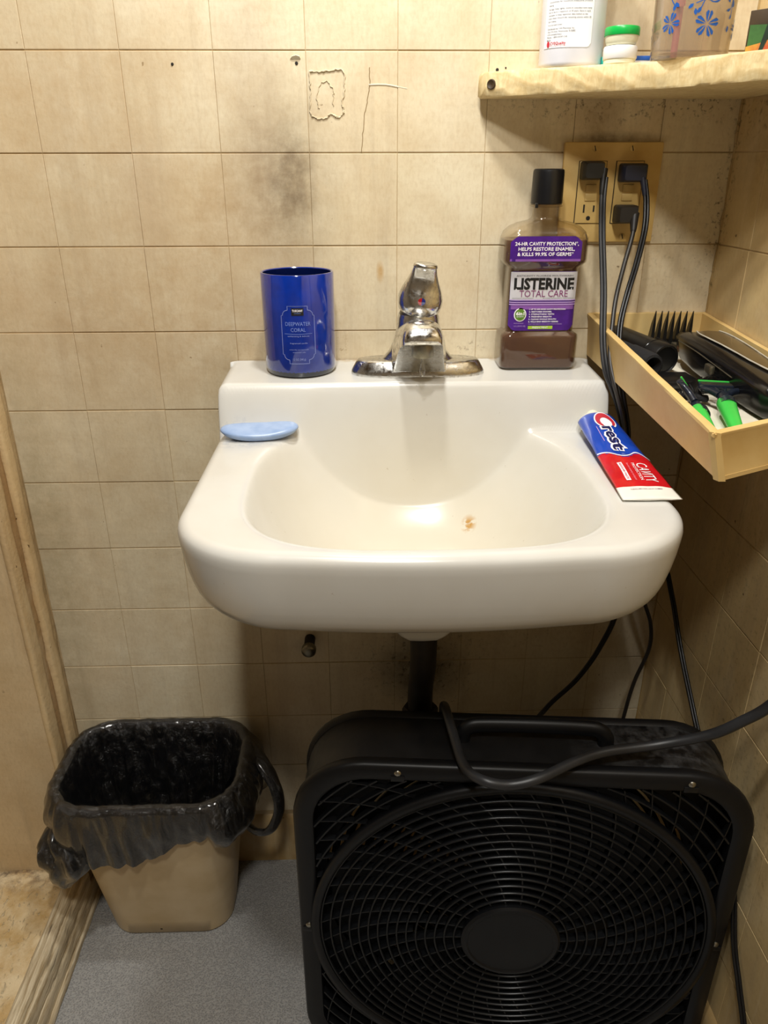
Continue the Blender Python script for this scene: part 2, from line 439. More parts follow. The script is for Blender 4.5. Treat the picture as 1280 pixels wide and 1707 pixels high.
def prism(name, poly, z0, z1, mat, parent=None, bev=0.0, xf=None, taper=None):
    bm = bmesh.new()
    a = [bm.verts.new((p[0], p[1], z0)) for p in poly]
    b = [bm.verts.new((p[0], p[1], z1)) for p in (taper or poly)]
    n = len(poly)
    bm.faces.new(a[::-1]); bm.faces.new(b)
    for i in range(n): bm.faces.new((a[i], a[(i + 1) % n], b[(i + 1) % n], b[i]))
    if bev: bmesh.ops.bevel(bm, geom=list(bm.edges), offset=bev, segments=2, affect='EDGES', profile=0.5)
    if xf is not None: bm.transform(xf)
    return bm_obj(name, bm, mat, parent, True)
def loft(name, loops, mat, parent=None, cap0=True, cap1=True, closed=True, smooth=True, ang=40, xf=None):
    n = len(loops[0]); V = []; F = []
    for L in loops: V += [Vector(p) for p in L]
    if xf is not None: V = [xf @ v for v in V]
    for k in range(len(loops) - 1):
        for i in range(n if closed else n - 1):
            j = (i + 1) % n
            F.append((k * n + i, k * n + j, (k + 1) * n + j, (k + 1) * n + i))
    if closed and cap0: F.append(tuple(range(n))[::-1])
    if closed and cap1: F.append(tuple((len(loops) - 1) * n + i for i in range(n)))
    o = mesh_obj(name, V, F, mat, parent, smooth)
    if smooth: sharp(o, ang)
    return o
def lathe(name, prof, mat, parent=None, c=(0, 0, 0), seg=32, sy=1.0, cap0=True, cap1=True, ang=40, xf=None):
    loops = [[(c[0] + r * math.cos(a), c[1] + sy * r * math.sin(a), c[2] + z) for a in [2 * PI * i / seg for i in range(seg)]] for r, z in prof]
    return loft(name, loops, mat, parent, cap0, cap1, True, True, ang, xf)
def rr(w, d, r, n=6, cx=0, cy=0):
    """rounded rectangle loop, half sizes w,d"""
    r = min(r, w * 0.999, d * 0.999); P = []
    for (sx, sy, a0) in ((1, 1, 0), (-1, 1, PI / 2), (-1, -1, PI), (1, -1, 1.5 * PI)):
        for k in range(n + 1):
            a = a0 + PI / 2 * k / n
            P.append((cx + sx * (w - r) + r * math.cos(a), cy + sy * (d - r) + r * math.sin(a)))
    return P
def catmull(P, k=8):
    P = [Vector(p) for p in P]; Q = [P[0] * 2 - P[1]] + P + [P[-1] * 2 - P[-2]]; out = []
    for i in range(1, len(Q) - 2):
        a, b, c, d = Q[i - 1], Q[i], Q[i + 1], Q[i + 2]
        for s in range(k):
            u = s / k
            out.append(0.5 * ((2 * b) + (c - a) * u + (2 * a - 5 * b + 4 * c - d) * u * u + (3 * b - a - 3 * c + d) * u ** 3))
    out.append(P[-1]); return out
def tube(name, pts, r, mat, parent=None, seg=10, k=8, flat=1.0, closed=False, up=None):
    P = catmull(pts, k) if k > 1 else [Vector(p) for p in pts]
    loops = []; nrm = None
    for i, p in enumerate(P):
        tdir = (P[min(i + 1, len(P) - 1)] - P[max(i - 1, 0)]).normalized()
        if nrm is None:
            ref = Vector(up) if up else (Vector((0, 0, 1)) if abs(tdir.z) < 0.9 else Vector((0, 1, 0)))
            nrm = (ref - tdir * ref.dot(tdir)).normalized()
        else:
            nrm = (nrm - tdir * nrm.dot(tdir)).normalized()
        bi = tdir.cross(nrm)
        rad = r(i / (len(P) - 1)) if callable(r) else r
        loops.append([p + nrm * (rad * flat * math.cos(2 * PI * j / seg)) + bi * (rad * math.sin(2 * PI * j / seg)) for j in range(seg)])
    return loft(name, loops, mat, parent, ang=60)

def text_pts(body, bold=0.0, res=2):
    cu = bpy.data.curves.new('print', 'FONT'); cu.body = body; cu.size = 1.0
    cu.resolution_u = res; cu.offset = bold
    o = bpy.data.objects.new('print', cu); COL.objects.link(o)
    dg = bpy.context.evaluated_depsgraph_get(); dg.update()
    me = bpy.data.meshes.new_from_object(o.evaluated_get(dg))
    V = [(v.co.x, v.co.y) for v in me.vertices]; F = [tuple(p.vertices) for p in me.polygons]
    bpy.data.objects.remove(o); bpy.data.curves.remove(cu); bpy.data.meshes.remove(me)
    return V, F
def print_text(body, u0, v0, w, h, mapper, mat, parent, name='lettering', bold=0.0, shear=0.0, align='l'):
    """fit text into a box of width w (None: natural) and cap height h with lower left u0,v0, put on a surface by mapper(u,v)"""
    V, F = text_pts(body, bold)
    xs = [p[0] for p in V]; x0, x1 = min(xs), max(xs)
    sy = h / 0.70; sx = (w / (x1 - x0)) if w else sy
    W = (x1 - x0) * sx
    off = {'l': 0, 'c': -W / 2, 'r': -W}[align]
    P = [mapper(u0 + off + (x - x0) * sx + shear * y * sy, v0 + y * sy) for x, y in V]
    return mesh_obj(name, P, F, mat, parent, False)
def print_poly(name, pts, mapper, mat, parent, nu=1):
    """strip/quad patch: pts = list of (u, vlow, vhigh)"""
    V = []; F = []
    for u, a, b in pts: V += [mapper(u, a), mapper(u, b)]
    for i in range(len(pts) - 1): F.append((2 * i, 2 * i + 2, 2 * i + 3, 2 * i + 1))
    return mesh_obj(name, V, F, mat, parent, True)
def print_rect(name, u0, v0, u1, v1, mapper, mat, parent, n=10):
    return print_poly(name, [(u0 + (u1 - u0) * i / n, v0, v1) for i in range(n + 1)], mapper, mat, parent)
def print_line(name, pts, wd, mapper, mat, parent, closed=False):
    """poly-line ribbon in uv"""
    P = [Vector((a, b)) for a, b in pts]; n = len(P); V = []; F = []
    for i, p in enumerate(P):
        a = P[(i - 1) % n] if closed or i else p; b = P[(i + 1) % n] if closed or i < n - 1 else p
        d = (b - a).normalized(); q = Vector((-d.y, d.x)) * wd / 2
        V += [mapper(*(p + q)), mapper(*(p - q))]
    for i in range(n if closed else n - 1):
        j = (i + 1) % n; F.append((2 * i, 2 * j, 2 * j + 1, 2 * i + 1))
    return mesh_obj(name, V, F, mat, parent, False)
def print_disc(name, u, v, ru, rv, mapper, mat, parent, n=20):
    V = [mapper(u, v)] + [mapper(u + ru * math.cos(2 * PI * i / n), v + rv * math.sin(2 * PI * i / n)) for i in range(n)]
    return mesh_obj(name, V, [(0, 1 + i, 1 + (i + 1) % n) for i in range(n)], mat, parent, False)

# ---------------------------------------------------------------- room
XR = 0.851; Z0 = 1.303; S = 0.108
wall_back = struct(box('wall_back', (-1.2, 0.0010, -0.1), (1.0, 0.12, 2.4), M['grout']))
wall_right = struct(box('wall_right', (XR + 0.0010, -2.3, -0.1), (XR + 0.12, 0.02, 2.4), M['grout']))
struct(box('floor', (-1.3, -2.3, -0.08), (XR + 0.1, 0.05, 0.0), M['floor']))
struct(box('ceiling', (-1.3, -2.3, 2.38), (XR + 0.1, 0.1, 2.46), M['wall']))
struct(box('wall_rear', (-1.3, -2.4, -0.1), (XR + 0.1, -2.28, 2.4), M['wall']))
struct(box('wall_left', (-1.3, -2.3, -0.1), (-1.2, 0.1, 2.4), M['wall']))

def tile_mesh(name, w, h, th, mat, bev=0.0006):
    bm = bmesh.new(); bmesh.ops.create_cube(bm, size=1)
    for v in bm.verts: v.co = Vector((v.co.x * w, v.co.y * th, v.co.z * h))
    es = [e for e in bm.edges if all(v.co.y < 0 for v in e.verts)]
    bmesh.ops.bevel(bm, geom=es, offset=bev, segments=2, affect='EDGES', profile=0.6)
    bmesh.ops.recalc_face_normals(bm, faces=bm.faces)
    me = bpy.data.meshes.new(name); bm.to_mesh(me); bm.free(); me.materials.append(mat)
    return me
GV, GH = 0.0004, 0.0015
me_tile = tile_mesh('tile', S - GV, S - GH, 0.006, M['tile_back'])
me_cut = tile_mesh('tile_cut', XR - 7 * S - 0.001, S - GH, 0.006, M['tile_back'])
me_edge = tile_mesh('tile_edge', 0.1075, S - GH, 0.006, M['tile_back'])
for k in range(-3, 11):
    for i in range(-1, 8):
        me = me_cut if i == 7 else me_tile
        o = bpy.data.objects.new('tile', me); COL.objects.link(o); o.parent = wall_back
        xc = (7 * S + XR) / 2 if i == 7 else (i + 0.5) * S
        o.location = (xc, 0.003 + random.uniform(-0.0003, 0.0003), Z0 - (k + 0.5) * S)
        o.rotation_euler = (random.uniform(-.003, .003), 0, random.uniform(-.003, .003))
me_rt = tile_mesh('tile_right', S - GV * 2, S - GH, 0.006, M['tile_right'])
me_rc = tile_mesh('tile_right_cut', 0.086, S - GH, 0.006, M['tile_right'])
for k in range(-3, 11):
    for j in range(0, 9):
        me = me_rc if j == 0 else me_rt
        o = bpy.data.objects.new('tile', me); COL.objects.link(o); o.parent = wall_right
        yc = -0.0435 if j == 0 else -0.087 - (j - 0.5) * 0.1045
        o.location = (XR + 0.003 + random.uniform(-.0004, .0004), yc, Z0 - (k + 0.5) * S)
        o.rotation_euler = (random.uniform(-.003, .003), 0, PI / 2 * -1 + random.uniform(-.003, .003))
        if j: o.scale = (0.1045 / S, 1, 1)

def profile_run(name, prof, p0, p1, nrm, mat, parent=None):
    """extrude profile (out, z) from p0 to p1"""
    a, b, nn = Vector(p0), Vector(p1), Vector(nrm)
    loops = [[q + nn * o_ + Vector((0, 0, z)) for o_, z in prof] for q in (a, b)]
    return loft(name, loops, mat, parent)
bprof = [(0, 0), (0.012, 0), (0.012, 0.085), (0.010, 0.096), (0.004, 0.104), (0, 0.107)]
struct(profile_run('baseboard_back', bprof, (-0.11, 0.003, 0), (XR, 0.003, 0), (0, -1, 0), M['base']))
bprof2 = [(0, 0), (0.012, 0), (0.012, 0.108), (0.009, 0.12), (0.004, 0.128), (0, 0.131)]
struct(profile_run('baseboard_right', bprof2, (XR + 0.003, 0, 0), (XR + 0.003, -2.28, 0), (-1, 0, 0), M['base']))

# corner caulk, ragged
def ragged_strip(name, pts, wd, th, mat, parent, seed=0, axis='y'):
    rnd = random.Random(seed); P = catmull(pts, 10)
    return tube(name, [p + Vector((rnd.uniform(-1, 1), rnd.uniform(-1, 1), 0)) * wd * 0.35 for p in P], lambda u: wd * (0.6 + 0.5 * noise.noise(Vector((u * 60, seed, 0)))), mat, parent, 6, 1)
M['caulk'] = wall_paint('old_caulk', ('b79b66', '8c7040'), 3, [((0.85, 0, 1.1), (0.1, 0.1, 0.3), 0.9, '2c2012', 'blot')], 0.8)
struct(ragged_strip('trim_3', [(XR - 0.001, -0.001, 1.5), (XR - 0.001, -0.001, 1.25), (XR, -0.001, 1.1), (XR - 0.001, 0, 0.9), (XR, 0, 0.14)], 0.0032, 0.002, M['caulk'], None, 3))

# left wall section standing proud of the tiles, its wooden return and the raised curb
wall_panel = struct(box('wall_front', (-1.2, -0.088, 0.0), (-0.112, 0.1, 2.38), M['panel'], None, 0.003))
jamb = bpy.data.objects.new('trim_1', None); COL.objects.link(jamb); struct(jamb)
jamb.location = (-0.11, -0.045, 0)
def rough_board(name, x0, x1, y0, y1, z0, z1, mat, parent, amp=0.0012, seed=0, axis=2, nseg=90, frq=30):
    """long board whose long edges wander"""
    loops = []
    lo, hi = [x0, y0, z0], [x1, y1, z1]
    ia, ib = [i for i in range(3) if i != axis]
    sec = rr(0.5, 0.5, 0.22, 2)
    for k in range(nseg + 1):
        u = k / nseg; L = []
        for j, (a, b) in enumerate(sec):
            q = [0, 0, 0]; q[axis] = lo[axis] + (hi[axis] - lo[axis]) * u
            n1 = noise.noise(Vector((q[axis] * frq, seed * 3.1 + a * 2.0, b * 2.0))) + 0.5 * noise.noise(Vector((q[axis] * frq * 3.5, seed + a * 3, b * 3)))
            q[ia] = (lo[ia] + hi[ia]) / 2 + a * (hi[ia] - lo[ia]) + n1 * amp * (1 if a > 0 else 0.6)
            q[ib] = (lo[ib] + hi[ib]) / 2 + b * (hi[ib] - lo[ib]) + n1 * amp * 0.7
            L.append(q)
        loops.append(L)
    return loft(name, loops, mat, parent, ang=70)
rough_board('board', -0.116, -0.106, -0.0905, -0.062, 0.081, 2.37, M['trimwood'], jamb, 0.0012, 1)
M['jambgroove'] = wall_paint('weathered_jamb', ('a8845a', '8c683c'), 3.0, (), 0.8, 2.0)
rough_board('board', -0.118, -0.1105, -0.064, -0.040, 0.081, 2.37, M['jambgroove'], jamb, 0.0020, 2)
rough_board('board', -0.116, -0.1035, -0.040, -0.016, 0.081, 2.37, M['trimwood'], jamb, 0.0014, 3)
rough_board('board', -0.116, -0.1085, -0.018, 0.001, 0.05, 2.37, M['trimwood'], jamb, 0.0016, 4)

curb = bpy.data.objects.new('trim_2', None); COL.objects.link(curb); struct(curb); curb.location = (-0.3, -0.5, 0)
# rough plastered top as a grid
def curb_top():
    nx, ny = 60, 90; V = []; F = []
    for j in range(ny + 1):
        for i in range(nx + 1):
            x = -0.62 + (0.62 - 0.122) * (i / nx) ** 0.75; y = -0.087 - 0.78 * j / ny
            z = 0.081 + 0.0035 * noise.noise(Vector((x * 22, y * 22, 1))) + 0.0016 * noise.noise(Vector((x * 90, y * 60, 2)))
            V.append((x, y, z))
    for j in range(ny):
        for i in range(nx):
            a = j * (nx + 1) + i; F.append((a, a + 1, a + nx + 2, a + nx + 1))
    b0 = len(V)
    ring = [i for i in range(nx + 1)] + [(j + 1) * (nx + 1) + nx for j in range(ny)] + [ny * (nx + 1) + nx - 1 - i for i in range(nx)] + [(ny - 1 - j) * (nx + 1) for j in range(ny - 1)]
    for r_ in ring: V.append((V[r_][0], V[r_][1], 0.0))
    n = len(ring)
    for i in range(n): F.append((ring[i], ring[(i + 1) % n], b0 + (i + 1) % n, b0 + i))
    return mesh_obj('curb_top', V, F, M['curb'], curb)
curb_top()
rough_board('board', -0.132, -0.108, -0.87, -0.088, 0.058, 0.086, M['edge'], curb, 0.0022, 11, 1, 120, 26)
rough_board('board', -0.118, -0.1015, -0.87, -0.086, 0.030, 0.076, M['edge'], curb, 0.0022, 12, 1, 120, 26)
rough_board('board', -0.122, -0.0985, -0.87, -0.05, 0.0, 0.046, M['edge'], curb, 0.0016, 13, 1, 120, 26)
rough_board('board', -0.105, -0.0935, -0.87, -0.03, 0.0, 0.014, M['edge'], curb, 0.0014, 14, 1, 120, 26)

# scars and cracks on the painted tiles
def scar():
    P = [(0.327, 1.281), (0.345, 1.282), (0.366, 1.283), (0.369, 1.268), (0.366, 1.25), (0.367, 1.238), (0.36, 1.234), (0.352, 1.237), (0.345, 1.233), (0.333, 1.233), (0.327, 1.24), (0.328, 1.262)]
    rnd = random.Random(5)
    Q = catmull([(x, -0.0005, z) for x, z in P + [P[0]]], 8)
    Q = [q + Vector((rnd.uniform(-1, 1), 0, rnd.uniform(-1, 1))) * 0.0009 for q in Q]
    tube('plaster_scar', Q, lambda u: 0.0008 + 0.0008 * noise.noise(Vector((u * 40, 0, 0))), M['tile_back'], wall_back, 6, 1)
    Q = catmull([(0.338, -0.0003, 1.243), (0.336, -0.0003, 1.258), (0.345, -0.0003, 1.272), (0.355, -0.0003, 1.262), (0.354, -0.0003, 1.245)], 8)
    tube('plaster_scar', [q + Vector((rnd.uniform(-1, 1), 0, rnd.uniform(-1, 1))) * 0.0012 for q in Q], 0.0005, M['tile_back'], wall_back, 6, 1)
scar()
def crackline(pts, r=0.0005, mat='crack'):
    rnd = random.Random(len(pts))
    tube('paint_crack', [q + Vector((rnd.uniform(-1, 1), 0, 0)) * 0.0006 for q in catmull([(x, 0.0001, z) for x, z in pts], 10)], r, M[mat], wall_back, 5, 1)
crackline([(0.399, 1.286), (0.398, 1.262), (0.392, 1.235), (0.388, 1.195)])
crackline([(0.398, 1.268), (0.418, 1.268), (0.443, 1.264)], 0.0008, 'paintwhite')
prism('paint_flake', [(-0.006, -0.001), (0.0, -0.003), (0.006, -0.001), (0.005, 0.0015), (0.001, 0.003), (-0.004, 0.0015)], 0, 0.0008, M['paintwhite'], wall_back, xf=Matrix.Translation((0.312, -0.001, 1.296)) @ Matrix.Rotation(PI / 2, 4, 'X') @ Matrix.Rotation(0.7, 4, 'X'))
for (x, z, r) in ((0.313, 1.290, 0.0022), (0.168, 1.289, 0.0018), (0.55, 1.2835, 0.0022), (0.56, 1.2855, 0.0012)):
    lathe('nail_hole', [(r, 0), (r * 0.7, 0.0012)], M['slot'], wall_back, seg=10, xf=Matrix.Translation((x, 0.0004, z)) @ Matrix.Rotation(PI / 2, 4, 'X'))

# ---------------------------------------------------------------- sink
SX, SY = 0.450, -0.28
def contour():
    hw = 0.244; P = []
    yb = -0.0015; yf = -0.462
    def frontbow(dx): return 0.006 - 0.010 * (abs(dx) / 0.15) ** 2 if abs(dx) < 0.15 else -0.004
    P.append((SX + hw, yb - 0.012)); P += [(SX + hw - 0.012 + 0.012 * math.cos(a), yb - 0.012 + 0.012 * math.sin(a)) for a in [PI / 8 * k for k in range(1, 4)]]
    P += [(SX + hw - 0.012 - i * (2 * hw - 0.024) / 20, yb) for i in range(21)]
    P += [(SX - hw + 0.012 + 0.012 * math.cos(a), yb - 0.012 + 0.012 * math.sin(a)) for a in [PI / 2 + PI / 8 * k for k in range(1, 5)]]
    R = 0.105
    P += [(SX - hw, yb - 0.012 - i * (abs(yf) - R - 0.0135) / 20) for i in range(1, 20)]
    for k in range(0, 17):
        a = PI + PI / 2 * k / 16
        P.append((SX - hw + R + R * math.cos(a), yf + R + 0.94 * R * math.sin(a)))
    P += [(SX - hw + R + i * (2 * hw - 2 * R) / 20, yf + 0.06 * R - 0.008 * math.cos((i / 20 - 0.5) * PI)) for i in range(1, 20)]
    for k in range(0, 17):
        a = 1.5 * PI + PI / 2 * k / 16
        P.append((SX + hw - R + R * math.cos(a), yf + R + 0.94 * R * math.sin(a)))
    P += [(SX + hw, yf + R + i * (abs(yf) - R - 0.0135) / 20) for i in range(1, 20)]
    return P
def resample(P, n):
    P = [Vector((p[0], p[1])) for p in P]; P.append(P[0]); L = [0]
    for a, b in zip(P, P[1:]): L.append(L[-1] + (b - a).length)
    out = []; k = 0
    for i in range(n):
        s = L[-1] * i / n
        while L[k + 1] < s: k += 1
        u = (s - L[k]) / max(1e-9, L[k + 1] - L[k]); out.append(P[k].lerp(P[k + 1], u))
    return out
import numpy as np
CN = np.array([tuple(p) for p in resample(contour(), 420)])
def pdist(Q, P):
    A = P; B = np.roll(P, -1, 0); d = np.full(len(Q), 9.0); ins = np.zeros(len(Q), bool)
    for a, b in zip(A, B):
        ab = b - a; u = np.clip(((Q - a) @ ab) / (ab @ ab + 1e-12), 0, 1)
        d = np.minimum(d, np.hypot(*(Q - a - u[:, None] * ab).T))
        cr = (a[1] > Q[:, 1]) != (b[1] > Q[:, 1])
        xi = a[0] + (Q[:, 1] - a[1]) / (b[1] - a[1] + 1e-12) * ab[0]
        ins ^= cr & (Q[:, 0] < xi)
    return d, ins
def sstep(a, b, x):
    u = np.clip((x - a) / (b - a), 0, 1); return u * u * u * (u * (6 * u - 15) + 10)
RIM = 0.877
def sink_height(Q):
    y = Q[:, 1]
    deck = 0.940 + 0.04 * y
    ledge = sstep(-0.134, -0.106, y)
    # oval bowl that runs on behind the ledge face, which cuts it off
    dx = np.abs(Q[:, 0] - 0.447) / 0.181; dy = Q[:, 1] + 0.275
    nn = np.where(dy > 0, 2.25, 3.3)
    tq = (dx ** nn + (np.abs(dy) / np.where(dy > 0, 0.212, 0.165)) ** nn) ** (1 / nn)
    xq = 0.138 * (1 - tq ** 3.2)
    e = 0.011
    drop = (xq + np.sqrt(xq * xq + e * e)) / 2
    drop = np.where(tq > 1.0, np.maximum(drop - 0.0006, 0), drop)
    # fade the bowl out under the ledge
    base = RIM + 0.0 * y
    z = (base - drop) * (1 - ledge) + deck * ledge
    de, _ = pdist(Q, CN)
    r = 0.012
    dd = np.clip(de, 0, r)
    fil = r - np.sqrt(np.maximum(r * r - (r - dd) ** 2, 0))
    fil *= (Q[:, 1] < -0.012)
    return z - fil
def build_sink():
    root = thing('wall_hung_sink', 'white porcelain wall-hung sink with raised back ledge and deep bowl', 'sink', (SX, -0.2, 0.79))
    n = len(CN); T = 130
    ts = np.linspace(0, 1, T + 1)[1:]
    ts = np.concatenate([ts * 0.97 / ts[-1], [0.978, 0.985, 0.991, 0.996, 1.0]])
    C = np.array([SX, SY]); V = []
    Q = np.concatenate([[C]] + [C + (CN - C) * tt for tt in ts])
    Z = sink_height(Q)
    V = [(Q[i, 0], Q[i, 1], Z[i]) for i in range(len(Q))]
    F = [(0, 1 + i, 1 + (i + 1) % n) for i in range(n)]
    for k in range(len(ts) - 1):
        a = 1 + k * n; b = a + n
        for i in range(n):
            j = (i + 1) % n; F.append((a + i, b + i, b + j, a + j))
    # apron loops
    nx = np.roll(CN, -1, 0) - np.roll(CN, 1, 0); nx = np.stack([nx[:, 1], -nx[:, 0]], 1); nx /= np.linalg.norm(nx, axis=1)[:, None]
    if ((CN - C) * nx).sum() > 0: nx = -nx          # inward
    last = 1 + (len(ts) - 1) * n; ztop = Z[last:last + n]
    prof = [(0.08, 0.0004), (0.25, 0.0018), (0.45, 0.0042), (0.60, 0.0068), (0.71, 0.0094), (0.80, 0.0128), (0.87, 0.017), (0.925, 0.022), (0.965, 0.029), (0.99, 0.038), (1.0, 0.05)]
    zb = 0.782
    prev = last
    for u, ins in prof:
        k = np.where(CN[:, 1] > -0.02, 0.0, 1.0)
        side = np.clip(np.abs(nx[:, 0]), 0, 1) * 1.0
        P = CN + nx * (ins * (1 + 0.15 * side) * k)[:, None]
        zz = ztop * (1 - u) + zb * u + 0.004 * u * np.clip((np.abs(CN[:, 0] - SX) - 0.06) / 0.18, 0, 1) ** 2
        base = len(V)
        V += [(P[i, 0], min(P[i, 1], -0.0015), zz[i]) for i in range(n)]
        for i in range(n):
            j = (i + 1) % n; F.append((prev + i, base + i, base + j, prev + j))
        prev = base
    cb = np.array([0.452, -0.285])
    P0 = np.array([V[prev + i][:2] for i in range(n)]); z0 = np.array([V[prev + i][2] for i in range(n)])
    for sc, zz in ((0.85, 0.780), (0.65, 0.762), (0.5, 0.738), (0.38, 0.722), (0.28, 0.714), (0.20, 0.703), (0.15, 0.690), (0.10, 0.681), (0.04, 0.677)):
        base = len(V); P = cb + (P0 - cb) * sc
        V += [(P[i, 0], P[i, 1], zz) for i in range(n)]
        for i in range(n):
            j = (i + 1) % n; F.append((prev + i, base + i, base + j, prev + j))
        prev = base
    c0 = len(V); V.append((cb[0], cb[1], 0.677))
    for i in range(n): F.append((prev + i, c0, prev + (i + 1) % n))
    o = mesh_obj('basin', V, F, M['porcelain'], root)
    lathe('drain_ring', [(0.022, 0.0), (0.021, 0.002), (0.016, 0.0015), (0.014, -0.002)], M['dullchrome'], root, (SX, SY, float(sink_height(np.array([[SX, SY]]))[0]) + 0.0005), 24)
    return root
build_sink()

# drain trap and stop valve beneath
tr = thing('drain_pipe', 'dark corroded drain pipe with brass fitting under the sink', 'pipe', (0.455, -0.2, 0.5))
tube('tailpiece', [(0.455, -0.270, 0.681), (0.455, -0.262, 0.62), (0.455, -0.232, 0.56), (0.456, -0.222, 0.50)], 0.016, M['darkmetal'], tr, 14)
tube('trap', [(0.456, -0.222, 0.51), (0.456, -0.220, 0.46), (0.458, -0.20, 0.43), (0.46, -0.17, 0.44), (0.462, -0.15, 0.49), (0.466, -0.12, 0.510), (0.47, -0.07, 0.505), (0.474, -0.004, 0.50)], 0.018, M['darkmetal'], tr, 14)
lathe('nut', [(0.022, -0.012), (0.024, -0.008), (0.024, 0.008), (0.022, 0.012)], M['darkmetal'], tr, (0.456, -0.223, 0.515), 6)
sv = thing('stop_valve', 'small brass stop valve on the wall below the sink bowl', 'valve', (0.472, -0.03, 0.43))
lathe('body', [(0.010, 0), (0.010, 0.02), (0.014, 0.022), (0.014, 0.036), (0.009, 0.040)], M['brass'], sv, (0, 0, 0), 12, xf=Matrix.Translation((0.474, -0.002, 0.405)) @ Matrix.Rotation(PI / 2, 4, 'X'))
lathe('stem', [(0.007, 0.0), (0.007, 0.028), (0.010, 0.03), (0.010, 0.042), (0.005, 0.045)], M['brass'], sv, (0.474, -0.034, 0.405), 10)
lathe('handle', [(0.004, 0), (0.013, 0.004), (0.016, 0.008), (0.013, 0.012), (0.004, 0.016)], M['brass'], sv, (0.480, -0.05, 0.448), 12, sy=0.6)
lathe('nut', [(0.012, 0), (0.013, 0.006), (0.012, 0.012)], M['brass'], sv, (0.468, -0.034, 0.392), 6)
pc = thing('capped_pipe_stub', 'short chrome capped pipe stub sticking out of the tiles under the sink', 'pipe', (0.294, -0.02, 0.48))
X1 = Matrix.Translation((0.2945, -0.001, 0.487)) @ Matrix.Rotation(PI / 2, 4, 'X')
lathe('pipe', [(0.0085, 0), (0.0085, 0.03)], M['darkmetal'], pc, seg=16, xf=X1)
lathe('cap', [(0.0095, 0.026), (0.0115, 0.028), (0.0115, 0.036), (0.009, 0.039), (0.004, 0.040), (0.0005, 0.040)], M['dullchrome'], pc, seg=18, xf=X1)

